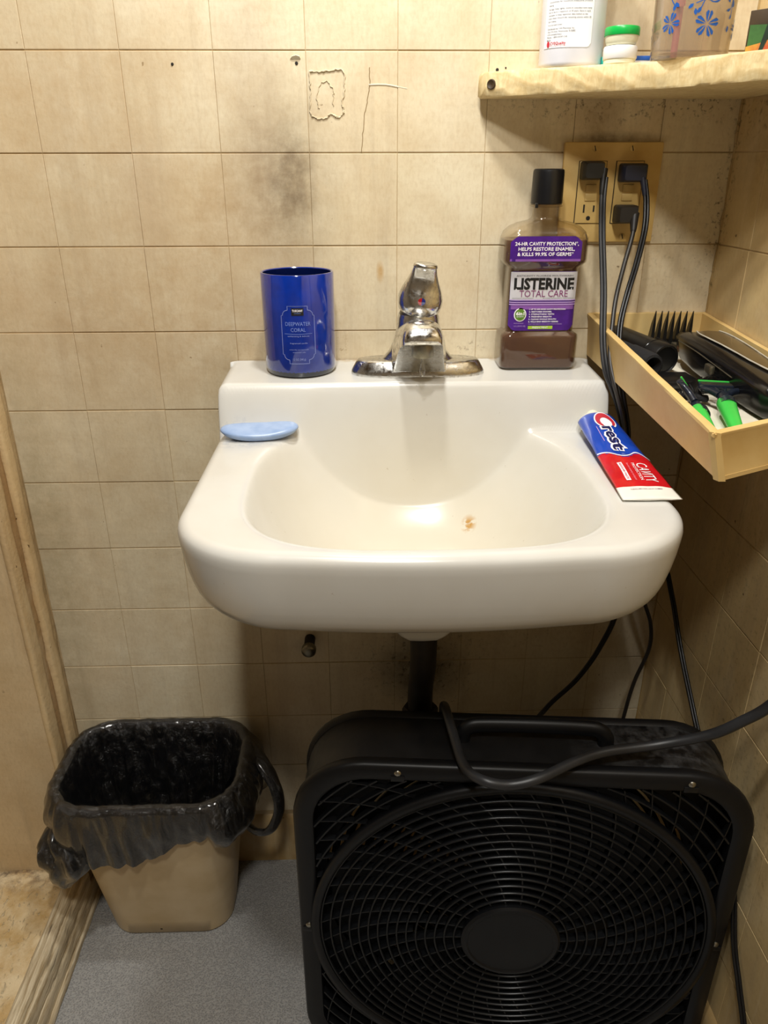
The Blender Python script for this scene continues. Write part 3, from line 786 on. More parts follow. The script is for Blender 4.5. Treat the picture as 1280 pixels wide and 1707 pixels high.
# ---------------------------------------------------------------- faucet
def faucet():
    FX, FY, FZ = 0.4565, -0.064, 0.9375
    r = thing('faucet', 'worn chrome single-lever faucet on the sink ledge', 'faucet', (FX, FY, FZ))
    def lens(hw, hd, nn=48, pw=2.6):
        P = []
        for i in range(nn):
            a = 2 * PI * i / nn; c, s = math.cos(a), math.sin(a)
            P.append((hw * math.copysign(abs(c) ** (2 / pw), c), hd * math.copysign(abs(s) ** (2 / pw), s)))
        return P
    loops = []
    for hw, hd, z in ((0.0850, 0.0290, -0.002), (0.0855, 0.0295, 0.003), (0.0840, 0.0285, 0.0065), (0.0790, 0.0245, 0.0150), (0.0765, 0.0225, 0.0175), (0.071, 0.019, 0.0185), (0.04, 0.012, 0.0185)):
        loops.append([(FX + x, FY + y, FZ + z) for x, y in lens(hw, hd)])
    loft('base_plate', loops, M['chrome'], r, ang=50)
    loops = []
    for hw, hd, z, dx in ((0.052, 0.024, 0.012, 0), (0.044, 0.0245, 0.020, 0), (0.037, 0.025, 0.028, 0), (0.032, 0.025, 0.038, 0), (0.0285, 0.025, 0.05, 0), (0.0268, 0.0245, 0.062, 0), (0.0262, 0.024, 0.070, 0), (0.025, 0.023, 0.0745, 0)):
        loops.append([(FX + dx + x, FY + 0.002 + y, FZ + z) for x, y in lens(hw, hd, 48, 2.1)])
    loft('body', loops, M['chrome'], r, ang=50)
    # spout: arch sections marching toward the bowl
    loops = []
    for y, zb, zt, w in ((-0.050, 0.0, 0.062, 0.030), (-0.070, 0.0, 0.066, 0.0345), (-0.0865, 0.001, 0.069, 0.0345), (-0.0925, 0.008, 0.071, 0.0325), (-0.101, 0.022, 0.0735, 0.0300), (-0.115, 0.037, 0.0755, 0.0275), (-0.128, 0.0455, 0.0755, 0.0255), (-0.138, 0.049, 0.073, 0.024), (-0.145, 0.0515, 0.068, 0.0225), (-0.1485, 0.054, 0.062, 0.020)):
        L = []
        for i in range(25):
            a = PI * i / 24; c, s = math.cos(a), math.sin(a)
            L.append((FX + w * math.copysign(abs(c) ** 0.62, c), y, FZ + zb + (zt - zb) * (abs(s) ** 0.62)))
        for i in range(1, 8):
            L.append((FX - w + 2 * w * i / 8, y, FZ + zb))
        loops.append(L)
    loft('spout', loops, M['chrome'], r, ang=60)
    lathe('aerator', [(0.0125, 0.052), (0.0135, 0.050), (0.0135, 0.037), (0.0125, 0.0355), (0.010, 0.037)], M['dullchrome'], r, (FX + 0.001, -0.131, FZ), 24)
    lathe('water_drop', [(0.0004, 0.0), (0.0012, -0.006), (0.0030, -0.014), (0.0036, -0.019), (0.0028, -0.023), (0.0005, -0.0255)], M['water'], r, (FX + 0.001, -0.132, FZ + 0.0365), 12)
    lathe('collar', [(0.0235, 0.073), (0.0238, 0.0755), (0.0225, 0.079)], M['dullchrome'], r, (FX, FY + 0.002, FZ), 32)
    # egg shaped lever handle leaning back to front
    X = Matrix.Translation((FX, FY - 0.001, FZ + 0.076)) @ Matrix.Rotation(math.radians(6), 4, 'Y') @ Matrix.Rotation(math.radians(10), 4, 'X')
    loops = []
    for z, hw, hd, dy in ((-0.001, 0.017, 0.017, 0), (0.0015, 0.0225, 0.021, 0), (0.005, 0.0258, 0.0235, 0), (0.012, 0.0278, 0.0245, 0), (0.020, 0.0276, 0.0235, -0.0005), (0.030, 0.0245, 0.0205, -0.001), (0.040, 0.0200, 0.0165, -0.003), (0.049, 0.0165, 0.0125, -0.006), (0.055, 0.0150, 0.0095, -0.008), (0.0590, 0.0142, 0.0075, -0.010)):
        L = []
        for i in range(40):
            a = 2 * PI * i / 40; c, s = math.cos(a), math.sin(a)
            x = hw * math.copysign(abs(c) ** 0.9, c); y = hd * math.copysign(abs(s) ** 0.9, s)
            if s < 0 and z > 0.018: y *= 1 - 0.38 * min(1, (z - 0.018) / 0.02) * (1 - abs(c) ** 3)
            L.append((x, y + dy, z))
        loops.append(L)
    h = loft('lever_handle', loops, M['chrome'], r, ang=60, xf=X)
    loft('lever_tip', [[(0.0148 * k * math.cos(a), 0.0085 * k * math.sin(a) - 0.0105, z) for a in [2 * PI * i / 28 for i in range(28)]] for k, z in ((0.9, 0.0575), (1.0, 0.0595), (0.97, 0.0625), (0.8, 0.0638), (0.3, 0.0642))], M['chrome'], r, ang=60, xf=X)
    for sgn, mt in ((-1, 'blotred'), (1, 'blotblue')):
        V = [X @ Vector((0, -0.0245, 0.0215))] + [X @ Vector((sgn * 0.0046 * math.sin(a), -0.0245 + 0.0006 * abs(math.cos(a)), 0.0215 + 0.0046 * math.cos(a))) for a in [PI * i / 12 for i in range(13)]]
        mesh_obj('temperature_dot', V, [(0, i + 1, i + 2) for i in range(12)], M[mt], r, False)
    V = []
    return r
faucet()

# ---------------------------------------------------------------- blue candle tumbler
def candle():
    cx, cy, z0, R, H = 0.3055, -0.0475, 0.9378, 0.0455, 0.124
    r = thing('candle_tumbler', 'cobalt blue glass candle tumbler standing at the left of the faucet', 'candle jar', (cx, cy, z0))
    lathe('glass', [(R - 0.004, 0.004), (R - 0.001, 0.006), (R, 0.010), (R, H - 0.001), (R - 0.0008, H), (R - 0.0022, H), (R - 0.003, H - 0.001)], M['cobalt'], r, (cx, cy, z0), 64, cap0=False, cap1=False)
    lathe('inner_wall', [(R - 0.003, H - 0.0012), (R - 0.003, 0.03), (R - 0.004, 0.024), (0.002, 0.022)], M['cobaltin'], r, (cx, cy, z0), 48, cap0=False)
    lathe('base', [(R - 0.006, 0.0), (R - 0.003, 0.0006), (R - 0.0012, 0.004), (R - 0.0004, 0.0095), (R - 0.004, 0.010)], M['cobaltbase'], r, (cx, cy, z0), 48)
    a0 = -PI / 2 + 0.045
    def mp(u, v, off=0.00035):
        a = a0 + u / R
        return (cx + (R + off) * math.cos(a), cy + (R + off) * math.sin(a), z0 + v)
    # ornate frame: centre v 0.055, height 0.073
    hw, top, bot = 0.0205, 0.0885, 0.0185
    q = []
    q += [(-0.0122, top), (0.0122, top)]
    q += [(0.0122, top - 0.0045)]
    q += [(0.0125 + 0.0062 * math.sin(a), top - 0.0110 + 0.0062 * math.cos(a)) for a in [PI / 2 * k / 6 for k in range(7)]]
    q += [(hw, top - 0.0115), (hw, bot + 0.0115)]
    q += [(0.0125 + 0.0062 * math.cos(a), bot + 0.0110 - 0.0062 * math.sin(a)) for a in [PI / 2 * k / 6 for k in range(7)]]
    q += [(0.0122, bot + 0.0045), (0.0122, bot)]
    q2 = []
    for (u, v) in q: q2.append((u, v))
    full = q2 + [(-u, v) for u, v in q2[::-1] if True]
    out = []
    for i in range(len(full)):
        a, b = full[i], full[(i + 1) % len(full)]
        k = max(1, int(math.hypot(a[0] - b[0], a[1] - b[1]) / 0.003))
        out += [(a[0] + (b[0] - a[0]) * s / k, a[1] + (b[1] - a[1]) * s / k) for s in range(k)]
    print_line('frame_line', out, 0.00062, mp, M['printline'], r, True)
    print_rect('brand_patch', -0.0075, 0.0775, 0.0075, 0.0862, mp, M['textblack'], r)
    mp2 = lambda u, v: mp(u, v, 0.0006)
    print_text('TUSCANY', 0, 0.0819, 0.0128, 0.0026, mp2, M['textwhite'], r, bold=0.02, align='c')
    print_text('CANDLE', 0, 0.0796, 0.0080, 0.0010, mp2, M['printblue'], r, align='c')
    print_text('DEEPWATER', 0, 0.0652, 0.0305, 0.0046, mp2, M['printblue'], r, bold=-0.006, align='c')
    print_text('CORAL', 0, 0.0580, 0.0180, 0.0046, mp2, M['printblue'], r, bold=-0.006, align='c')
    print_line('rule', [(-0.0170 + 0.034 * i / 12, 0.0555 - 0.0006 * math.sin(PI * i / 12)) for i in range(13)], 0.0004, mp, M['printblue'], r)
    print_text('exhilarating & delicate', 0, 0.0518, 0.0265, 0.0017, mp2, M['printline'], r, align='c')
    print_text('fragranced candle', 0, 0.0432, 0.0215, 0.0017, mp2, M['printline'], r, align='c')
    print_text('naturally scented with', 0, 0.0355, 0.0235, 0.0013, mp2, M['printline'], r, align='c')
    print_text('essential oils', 0, 0.0322, 0.0155, 0.0013, mp2, M['printline'], r, align='c')
    print_text('12 OZ (340 g)', 0, 0.0228, 0.0155, 0.0026, mp2, M['printline'], r, align='c')
candle()

# ---------------------------------------------------------------- mouthwash bottle
def mouthwash():
    cx, cy, z0 = 0.6135, -0.0350, 0.9390
    r = thing('mouthwash_bottle', 'clear mouthwash bottle of mauve liquid with black cap at the right of the faucet', 'bottle', (cx, cy, z0))
    D = 0.029
    # (half width, half depth, corner radius, z)
    prof = [(0.0470, 0.0255, 0.012, 0.0), (0.0492, 0.0272, 0.012, 0.002), (0.0498, 0.0280, 0.012, 0.006), (0.0500, 0.0280, 0.012, 0.040), (0.0495, 0.0275, 0.012, 0.0435), (0.0440, 0.0235, 0.012, 0.0475), (0.0440, 0.0232, 0.012, 0.050), (0.0440, 0.0232, 0.012, 0.124), (0.0450, 0.0240, 0.012, 0.1265),
            (0.0515, 0.0290, 0.013, 0.1325), (0.0522, 0.0296, 0.014, 0.136), (0.0522, 0.0296, 0.014, 0.154), (0.0515, 0.0290, 0.014, 0.160), (0.0490, 0.0270, 0.016, 0.1675), (0.0430, 0.0240, 0.018, 0.1735), (0.0340, 0.0210, 0.019, 0.1775), (0.0215, 0.0180, 0.0178, 0.1805), (0.0172, 0.0168, 0.0166, 0.1835), (0.0165, 0.0165, 0.0164, 0.186), (0.0165, 0.0165, 0.0164, 0.2)]
    def lp(w, d, q, z): return [(cx + x, cy + y, z0 + z) for x, y in rr(w, d, q, 8)]
    loft('shell', [lp(*p) for p in prof], M['clear'], r, cap1=False, ang=50)
    e = 0.0012
    liq = [(w - e, d - e, q - e / 2, max(z, 0.0015)) for w, d, q, z in prof if z < 0.159] + [(0.0505, 0.0280, 0.013, 0.1585)]
    loft('liquid', [lp(*p) for p in liq], M['liquid'], r, ang=50)
    lathe('neck_ring', [(0.0165, 0.195), (0.0200, 0.196), (0.0202, 0.1975), (0.0165, 0.1995)], M['clear'], r, (cx, cy, z0), 32)
    # cap, slightly wider below, child-proof tab
    loops = []
    for R, z in ((0.0182, 0.1985), (0.0192, 0.1995), (0.0190, 0.215), (0.0187, 0.234), (0.0182, 0.2365), (0.0165, 0.2378), (0.002, 0.238)):
        loops.append([(cx + R * math.cos(a), cy + R * math.sin(a), z0 + z) for a in [2 * PI * i / 64 for i in range(64)]])
    cp = loft('cap', loops, M['cap'], r, ang=40)
    def mpc(u, v, off=0.0004, R=0.0191):
        a = -PI / 2 + u / R; return (cx + (R + off) * math.cos(a), cy + (R + off) * math.sin(a), z0 + v)
    print_line('cap_tab', [(0.0045, 0.2), (0.005, 0.205), (0.0075, 0.2095), (0.011, 0.2115), (0.0145, 0.2115), (0.0165, 0.2095), (0.0165, 0.2)], 0.0008, mpc, M['black'], cp)
    box('cap_band_tab', (cx - 0.0165, cy - 0.0145, z0 + 0.1945), (cx - 0.0128, cy - 0.011, z0 + 0.2), M['cap'], cp, 0.0005)
    # labels follow the rounded front
    def surf(w, d, q, off):
        def f(u, v):
            au = abs(u); fl = w - q
            if au <= fl: x, y = u, -d
            else:
                a = (au - fl) / q; x = math.copysign(fl + q * math.sin(a), u); y = -d + q * (1 - math.cos(a))
            return (cx + x + (0 if au <= fl else math.copysign(off * math.sin((au - fl) / q), u)), cy + y - off, z0 + v)
        return f
    top = surf(0.0522, 0.0296, 0.014, 0.0005); top2 = surf(0.0522, 0.0296, 0.014, 0.0009)
    pts = []
    for i in range(31):
        u = -0.0460 + 0.0870 * i / 30
        cut = max(0, 0.0075 - (u + 0.0460)) if u < 0 else max(0, 0.0075 - (0.0410 - u))
        pts.append((u, 0.1345, 0.1635 - cut * 0.9))
    lab = print_poly('upper_label', [(u, a, min(b, 0.1635)) for u, a, b in pts], top, M['purple'], r)
    print_rect('label_band', -0.0455, 0.1345, 0.0405, 0.1372, top2, M['violet'], lab)
    print_text('24-HR CAVITY PROTECTION*,', -0.002, 0.1530, 0.0775, 0.0040, top2, M['textwhite'], lab, bold=0.02, align='c')
    print_text('HELPS RESTORE ENAMEL,', -0.002, 0.1470, 0.0690, 0.0040, top2, M['textwhite'], lab, bold=0.02, align='c')
    print_text('& KILLS 99.9% OF GERMS*', -0.003, 0.1410, 0.0690, 0.0040, top2, M['textwhite'], lab, bold=0.02, align='c')
    fr = surf(0.0440, 0.0232, 0.012, 0.0005); fr2 = surf(0.0440, 0.0232, 0.012, 0.0009); fr3 = surf(0.0440, 0.0232, 0.012, 0.0013)
    pts = []
    for i in range(31):
        u = -0.0425 + 0.085 * i / 30; dd = 0.0425 - abs(u)
        pts.append((u, 0.0495 + max(0, 0.007 - dd) * 0.9, 0.122 - max(0, 0.0025 - dd) * 0.8))
    fl = print_poly('front_label', pts, fr, M['purple'], r)
    print_rect('silver_field', -0.0420, 0.0880, 0.0420, 0.1215, fr2, M['labelsilver'], fl, 24)
    print_rect('violet_field', -0.0395, 0.0760, 0.0395, 0.0835, fr2, M['violet'], fl, 24)
    for k in range(3):
        print_rect('stripe', -0.0420, 0.0815 + 0.0027 * k, 0.0420, 0.0827 + 0.0027 * k, fr3, M['lilac'], fl, 24)
    print_text('ANTICAVITY FLUORIDE MOUTHWASH', 0, 0.1160, 0.0700, 0.0020, fr3, M['textgrey'], fl, align='c')
    print_text('LISTERINE', 0, 0.1010, 0.0745, 0.0130, fr3, M['textblack'], fl, bold=0.04, align='c')
    print_text('TOTAL CARE', 0, 0.0915, 0.0610, 0.0080, fr3, M['textplum'], fl, align='c')
    print_text('ANTICAVITY MOUTHWASH', -0.0385, 0.0893, 0.0260, 0.0010, fr3, M['textgrey'], fl)
    print_text('FLUORIDE ANTIGINGIVITIS MOUTHWASH', 0.0000, 0.0893, 0.0380, 0.0010, fr3, M['textgrey'], fl)
    print_disc('badge', -0.0275, 0.0695, 0.0078, 0.0085, fr2, M['textwhite'], fl)
    print_disc('badge', -0.0275, 0.0695, 0.0066, 0.0073, fr3, M['badge'], fl)
    fr4 = surf(0.0440, 0.0232, 0.012, 0.0016)
    print_text('6in1', -0.0275, 0.0690, 0.0105, 0.0042, fr4, M['textwhite'], fl, bold=0.03, align='c')
    print_text('BENEFITS', -0.0275, 0.0665, 0.0090, 0.0014, fr4, M['textwhite'], fl, align='c')
    for k, (tx, w) in enumerate((('1. UP TO 50% MORE CAVITY PROTECTION', 0.0460), ('2. RESTORES ENAMEL', 0.0290), ('3. STRENGTHENS TEETH', 0.0320), ('4. FRESHENS BREATH', 0.0290), ('5. CLEANS WHOLE MOUTH', 0.0350), ('6. KILLS BAD BREATH GERMS', 0.0380))):
        print_text(tx, -0.0165, 0.0755 - 0.0031 * k, w, 0.0017, fr3, M['textwhite'], fl, bold=0.02)
    print_text('FIGHTS BAD BREATH FOR A CLEAN MOUTH FEELING', -0.0165, 0.0572, 0.0430, 0.0013, fr3, M['lilac'], fl)
    print_rect('mint_patch', -0.0165, 0.0515, 0.0150, 0.0555, fr2, M['lime'], fl)
    print_text('FRESH MINT', -0.001, 0.0524, 0.0200, 0.0022, fr3, M['textwhite'], fl, bold=0.01, align='c')
    print_text('IMPORTANT:', -0.0345, 0.0582, 0.0125, 0.0013, fr3, M['lilac'], fl)
    print_text('1.0 L (33.8 FL OZ)', -0.0345, 0.0545, 0.0145, 0.0018, fr3, M['lilac'], fl)
mouthwash()

# ---------------------------------------------------------------- soap
def soap():
    X = Matrix.Translation((0.2585, -0.1395, 0.8765)) @ Matrix.Rotation(math.radians(7), 4, 'Z') @ Matrix.Rotation(math.radians(5), 4, 'X')
    loops = []
    for k, (sc, z) in enumerate(((0.55, 0.0012), (0.78, 0.0022), (0.92, 0.0045), (1.0, 0.0085), (0.985, 0.0105), (0.93, 0.0128), (0.8, 0.0142), (0.55, 0.0148), (0.2, 0.0149))):
        L = []
        for i in range(56):
            a = 2 * PI * i / 56; c, s = math.cos(a), math.sin(a)
            x = 0.0475 * sc * math.copysign(abs(c) ** 0.85, c); y = 0.0215 * sc * math.copysign(abs(s) ** 0.95, s)
            L.append((x, y, z + 0.0035 * (x / 0.0475) ** 2 - 0.0012 * (1 if z > 0.012 else 0) * math.cos(x / 0.0475 * 1.5)))
        loops.append(L)
    o = loft('soap_bar', loops, M['soap'], None, xf=X, ang=70)
    tag(o, 'thin worn pale blue soap bar on the left corner of the sink rim', 'soap')
soap()

# ---------------------------------------------------------------- toothpaste
def toothpaste():
    r = thing('toothpaste_tube', 'flattened blue and red toothpaste tube lying on the right sink rim', 'toothpaste', (0.672, -0.24, 0.877))
    # local: t along the tube from shoulder (0) to crimp (1); s across -1..1
    A = Vector((0.6735, -0.133, 0.8925)); B = Vector((0.6700, -0.352, 0.8795))
    d = (B - A); side = Vector((1, -0.016, 0)).normalized()
    def hw(t): return (0.0235 + 0.0065 * t) * (1 if t > 0.05 else 0.80 + 0.20 * (t / 0.05) ** 0.5)
    def ht(t): return (0.0125 * (1 - t) ** 1.1 + 0.0011) * (1 if t > 0.05 else 0.75 + 0.25 * t / 0.05)
    def surf(t, s, up=1, off=0.0):
        x = max(-1, min(1, s)); prof = (1 - abs(x) ** 2.4) ** 0.75
        wav = 0.0012 * noise.noise(Vector((t * 9, s * 1.6, 3))) * min(1, t * 3)
        c = A + d * t
        dent = -0.0030 * math.exp(-((t - 0.50) / 0.05) ** 2) * math.exp(-((s - 0.25) / 0.45) ** 2) if up > 0 else 0
        hz = ht(t)
        return c + side * (hw(t) * x) + Vector((0, 0, up * hz * prof * (1.0 if up > 0 else 0.8) + wav + (dent if up > 0 else 0) + off))
    nt, ns = 60, 26; V = []; F = []; fm = []
    ring = [(-1 + 2 * i / ns, 1) for i in range(ns + 1)] + [(1 - 2 * i / ns, -1) for i in range(1, ns)]
    N = len(ring)
    def bound(s): return 0.555 + 0.045 * s + (-0.055 * math.exp(-((s - 0.55) / 0.3) ** 2)) + 0.03 * math.exp(-((s + 0.1) / 0.4) ** 2)
    for k in range(nt + 1):
        for s, u in ring: V.append(surf(k / nt, s, u))
    for k in range(nt):
        t_ = (k + 0.5) / nt
        for i in range(N):
            j = (i + 1) % N; F.append((k * N + i, k * N + j, (k + 1) * N + j, (k + 1) * N + i))
            s = ring[i][0]
            fm.append(0 if t_ < 0.03 else 1 if t_ < bound(s) else 2 if t_ < 0.885 else 0)
    F.append(tuple(range(N))); fm.append(0); F.append(tuple(nt * N + i for i in range(N))); fm.append(0)
    mesh_obj('tube', V, F, M['tubewhite'], r, True, mats=[M['crestblue'], M['crestred']], fmat=fm)
    cx = Matrix.Translation(A + d * -0.005) @ (d.normalized()).to_track_quat('-Z', 'Y').to_matrix().to_4x4()
    lathe('cap', [(0.0085, -0.004), (0.0088, 0.0), (0.0086, 0.010), (0.0078, 0.013), (0.003, 0.0135)], M['cream'], r, seg=28, xf=cx)
    def mp(off):
        def f(u, v):    # u along tube (0..1), v across (-1..1)
            return surf(u, v, 1, off)
        return f
    m1, m2, m3 = mp(0.0006), mp(0.0009), mp(0.0013)
    # wordmark runs along the tube: letter tops point to +x (v) side
    def word(body, u0, v0, wu, hv, mat, mpp, bold, shear=0.0):
        Vp, Fp = text_pts(body, bold); xs = [p[0] for p in Vp]; x0, x1 = min(xs), max(xs)
        return mesh_obj('lettering', [mpp(u0 + (x - x0) / (x1 - x0) * wu + shear * y * 0.1, v0 + y / 0.7 * hv) for x, y in Vp], Fp, mat, r, False)
    # red crescent C with white halo
    def cres(ro, ri, mat, mpp, off=0.0):
        V = []; F = []; n = 22
        for i in range(n + 1):
            a = math.radians(35 + 290 * i / n)
            wdt = (ro - ri) * (0.35 + 0.65 * math.sin(PI * i / n))
            for rad in (ro, ro - wdt):
                V.append(mpp(0.155 + rad * 0.105 * math.cos(a) * 1.0, 0.08 + rad * 0.50 * math.sin(a)))
        for i in range(n): F.append((2 * i, 2 * i + 2, 2 * i + 3, 2 * i + 1))
        mesh_obj('emblem', V, F, mat, r, False)
    print_disc('emblem_glow', 0.155, 0.08, 0.078, 0.36, m1, M['textwhite'], r)
    cres(1.0, 0.25, M['textwhite'], m1); cres(0.88, 0.33, M['textred'], m2)
    word('rest', 0.225, -0.28, 0.275, 0.60, M['textwhite'], m1, 0.085)
    word('rest', 0.232, -0.25, 0.262, 0.53, M['navyprint'], m2, 0.03)
    print_line('underline', [(0.22 + 0.02 * i, -0.48) for i in range(10)], 0.03, lambda u, v: m1(u, v), M['lilac'], r)
    print_line('wave_line', [(bound(s) - 0.008, s) for s in [-0.98 + 1.96 * i / 40 for i in range(41)]], 0.012, m1, M['textwhite'], r)
    word('CAVITY', 0.655, 0.18, 0.190, 0.42, M['textwhite'], m1, 0.0)
    word('PROTECTION', 0.655, 0.02, 0.170, 0.11, M['textwhite'], m1, 0.0)
    word('fluoride anticavity toothpaste', 0.655, -0.18, 0.170, 0.08, M['flowerpink'], m1, 0.0)
    print_line('pill', [(0.645 + 0.18 * i / 10, -0.42) for i in range(11)], 0.17, m1, M['textwhite'], r)
    word('REGULAR PASTE', 0.655, -0.46, 0.160, 0.08, M['textred'], m2, 0.01)
    Vp, Fp = text_pts('TURNS 5 MIN AND USE BY NUMBER', 0.01); xs = [p[0] for p in Vp]
    mesh_obj('lettering', [m1(0.915 - 0.012 * y, -0.55 + x / max(xs) * 1.1) for x, y in Vp], Fp, M['textplum'], r, False)
toothpaste()

# ---------------------------------------------------------------- tray at the right wall
TB = {'BL': (0.690, -0.0015, 1.000), 'FL': (0.679, -0.433, 0.975), 'FR': (0.8485, -0.357, 0.979), 'BR': (0.8485, -0.0015, 1.000)}
TD = {'BL': (0.694, -0.0015, 0.944), 'FL': (0.690, -0.434, 0.932), 'FR': (0.8485, -0.362, 0.936), 'BR': (0.8485, -0.0015, 0.944)}
def tray():
    r = thing('wall_tray', 'shallow cream painted tray fixed in the corner beside the sink', 'tray', (0.77, -0.2, 0.94))
    th = 0.006
    names = ['BL', 'FL', 'FR', 'BR']
    cen = Vector((0.765, -0.2, 0.97))
    def wallpiece(nm, a, b):
        a0, b0, a1, b1 = Vector(TD[a]), Vector(TD[b]), Vector(TB[a]), Vector(TB[b])
        dirv = (b1 - a1).normalized(); inn = Vector((-dirv.y, dirv.x, 0))
        if inn.dot(cen - a1) < 0: inn = -inn
        loops = []
        for u in [i / 16 for i in range(17)]:
            lo = a0.lerp(b0, u); hi = a1.lerp(b1, u)
            wob = 0.0006 * noise.noise(Vector((u * 9, lo.x * 10, 0)))
            o1 = hi - inn * 0.0012
            loops.append([lo, lo.lerp(hi, 0.9), o1 + Vector((0, 0, -0.003)), o1 + Vector((0, 0, -0.0005 + wob)), hi + inn * 0.001 + Vector((0, 0, 0.0008 + wob)), hi + inn * th + Vector((0, 0, wob)), hi + inn * th + Vector((0, 0, -0.003)), lo + inn * th])
        return loft(nm, loops, M['tray'], r, ang=50)
    wallpiece('side_board', 'BL', 'FL'); wallpiece('front_board', 'FL', 'FR'); wallpiece('back_board', 'BR', 'BL'); wallpiece('side_board', 'FR', 'BR')
    V = [Vector(TD[n]) for n in names] + [Vector(TD[n]) + Vector((0, 0, 0.004)) for n in names]
    mesh_obj('bottom_board', V, [(0, 1, 2, 3), (7, 6, 5, 4)] + [(i, (i + 1) % 4, 4 + (i + 1) % 4, 4 + i) for i in range(4)], M['tray'], r, False)
    L = [Vector(TD[n]) + Vector((0, 0, 0.0046)) + (cen - Vector(TD[n])) * 0.045 for n in names]
    for v, n in zip(L, names): v.z = TD[n][2] + 0.0046
    mesh_obj('paper_liner', L, [(0, 1, 2, 3)], M['liner'], r, False)
tray()
def tz(x, y):   # tray floor height
    return 0.944 - 0.012 * (-y / 0.433) + 0.0046

def clipper():
    r = thing('hair_clipper', 'large black hair clipper with bronze top plate lying along the right of the tray', 'hair clipper', (0.8, -0.2, 0.945))
    loops = []; top = []; edge = []
    for y, xl, xr, zb, zt in ((-0.070, 0.788, 0.826, 0.965, 0.983), (-0.078, 0.782, 0.830, 0.962, 0.989), (-0.10, 0.777, 0.832, 0.957, 0.993), (-0.14, 0.778, 0.832, 0.951, 0.992), (-0.19, 0.780, 0.831, 0.947, 0.989), (-0.24, 0.782, 0.829, 0.945, 0.985), (-0.28, 0.783, 0.827, 0.944, 0.982), (-0.302, 0.785, 0.825, 0.944, 0.979), (-0.312, 0.790, 0.820, 0.946, 0.974)):
        cxx, w, cz, h = (xl + xr) / 2, (xr - xl) / 2, (zb + zt) / 2, (zt - zb) / 2
        L = []
        for x, z in rr(1, 1, 0.45, 5):
            k = 1.0 if z > 0 else 0.86
            L.append((cxx + x * w * k, y, cz + z * h))
        loops.append(L)
    loft('body', loops, M['blackgloss'], r, ang=60)
    tp = [(-0.100, 0.798, 0.826, 0.9943), (-0.12, 0.794, 0.828, 0.9945), (-0.15, 0.796, 0.828, 0.9937), (-0.19, 0.800, 0.827, 0.9913), (-0.23, 0.804, 0.826, 0.9880), (-0.262, 0.8085, 0.824, 0.9858), (-0.275, 0.812, 0.821, 0.9846)]
    V = []; F = []
    for y, a, b, z in tp: V += [(a, y, z - 0.0005), ((a + b) / 2, y, z + 0.0006), (b, y, z - 0.0005)]
    for i in range(len(tp) - 1):
        for k in (0, 1): F.append((3 * i + k, 3 * i + 3 + k, 3 * i + 4 + k, 3 * i + k + 1))
    mesh_obj('top_plate', V, F, M['cliptop'], r)
    tube('bright_edge', [(a, y, z) for y, a, b, z in tp] + [(b, y, z) for y, a, b, z in tp[::-1]], 0.0009, M['clipchrome'], r, 6, 5)
    tube('side_seam', [(0.7772, -0.10, 0.983), (0.7780, -0.15, 0.981), (0.7800, -0.19, 0.977), (0.7820, -0.24, 0.972)], 0.0007, M['dullchrome'], r, 6, 5)
    lathe('tail_bumper', [(0.012, 0), (0.0165, 0.004), (0.0165, 0.014), (0.013, 0.020), (0.006, 0.022)], M['foam'], r, seg=20, xf=Matrix.Translation((0.806, -0.308, 0.961)) @ Matrix.Rotation(PI / 2, 4, 'X'))
    box('taper_lever', (0.7735, -0.205, 0.966), (0.7795, -0.188, 0.976), M['dullchrome'], r, 0.002)
    box('blade', (0.786, -0.074, 0.966), (0.828, -0.056, 0.972), M['dullchrome'], r, 0.001)
    tube('power_cable', [(0.806, -0.325, 0.962), (0.812, -0.335, 0.956), (0.826, -0.338, 0.952), (0.838, -0.33, 0.951)], 0.0035, M['cordblack'], r, 8, 6)
clipper()
def comb_guard(name, label, X, n, W, tl, mat='black', group=None):
    r = thing(name, label, 'comb guard', X.translation, local=False)
    box('spine', (-W / 2, -0.004, 0), (W / 2, 0.010, 0.006), M[mat], r, 0.0012, xf=X)
    for i in range(n):
        x = -W / 2 + W * (i + 0.5) / n
        V = [(-0.0024, -0.004, 0.003), (0.0024, -0.004, 0.003), (0.0024, 0.011, 0.003), (-0.0024, 0.011, 0.003), (-0.0018, -0.001, tl * 0.6), (0.0018, -0.001, tl * 0.6), (0.0018, 0.007, tl * 0.6), (-0.0018, 0.007, tl * 0.6), (-0.0004, 0.001, tl), (0.0004, 0.001, tl), (0.0004, 0.002, tl), (-0.0004, 0.002, tl)]
        F = [(0, 1, 2, 3), (8, 9, 10, 11)]
        for b in (0, 4): F += [(b + k, b + (k + 1) % 4, b + 4 + (k + 1) % 4, b + 4 + k) for k in range(4)]
        mesh_obj('tooth', [X @ (Vector(v) + Vector((x, 0, 0))) for v in V], F, M[mat], r, False)
    return r
g1 = comb_guard('comb_guard', 'upright black clipper comb guard with seven long teeth behind the clipper nose', Matrix.Translation((0.794, -0.030, 0.962)) @ Matrix.Rotation(math.radians(-4), 4, 'Z') @ Matrix.Rotation(math.radians(8), 4, 'X'), 7, 0.056, 0.046)
box('side_arm', (0.774, -0.075, 0.968), (0.778, -0.03, 0.974), M['black'], g1, 0.001)
box('copper_patch', (0.775, -0.062, 0.9585), (0.790, -0.050, 0.9655), M['copper'], g1, 0.001)
g2 = comb_guard('comb_guard', 'black comb guard lying behind the razor heads with short teeth up', Matrix.Translation((0.786, -0.196, 0.9445)) @ Matrix.Rotation(math.radians(12), 4, 'Z') @ Matrix.Rotation(math.radians(30), 4, 'X'), 8, 0.060, 0.024)

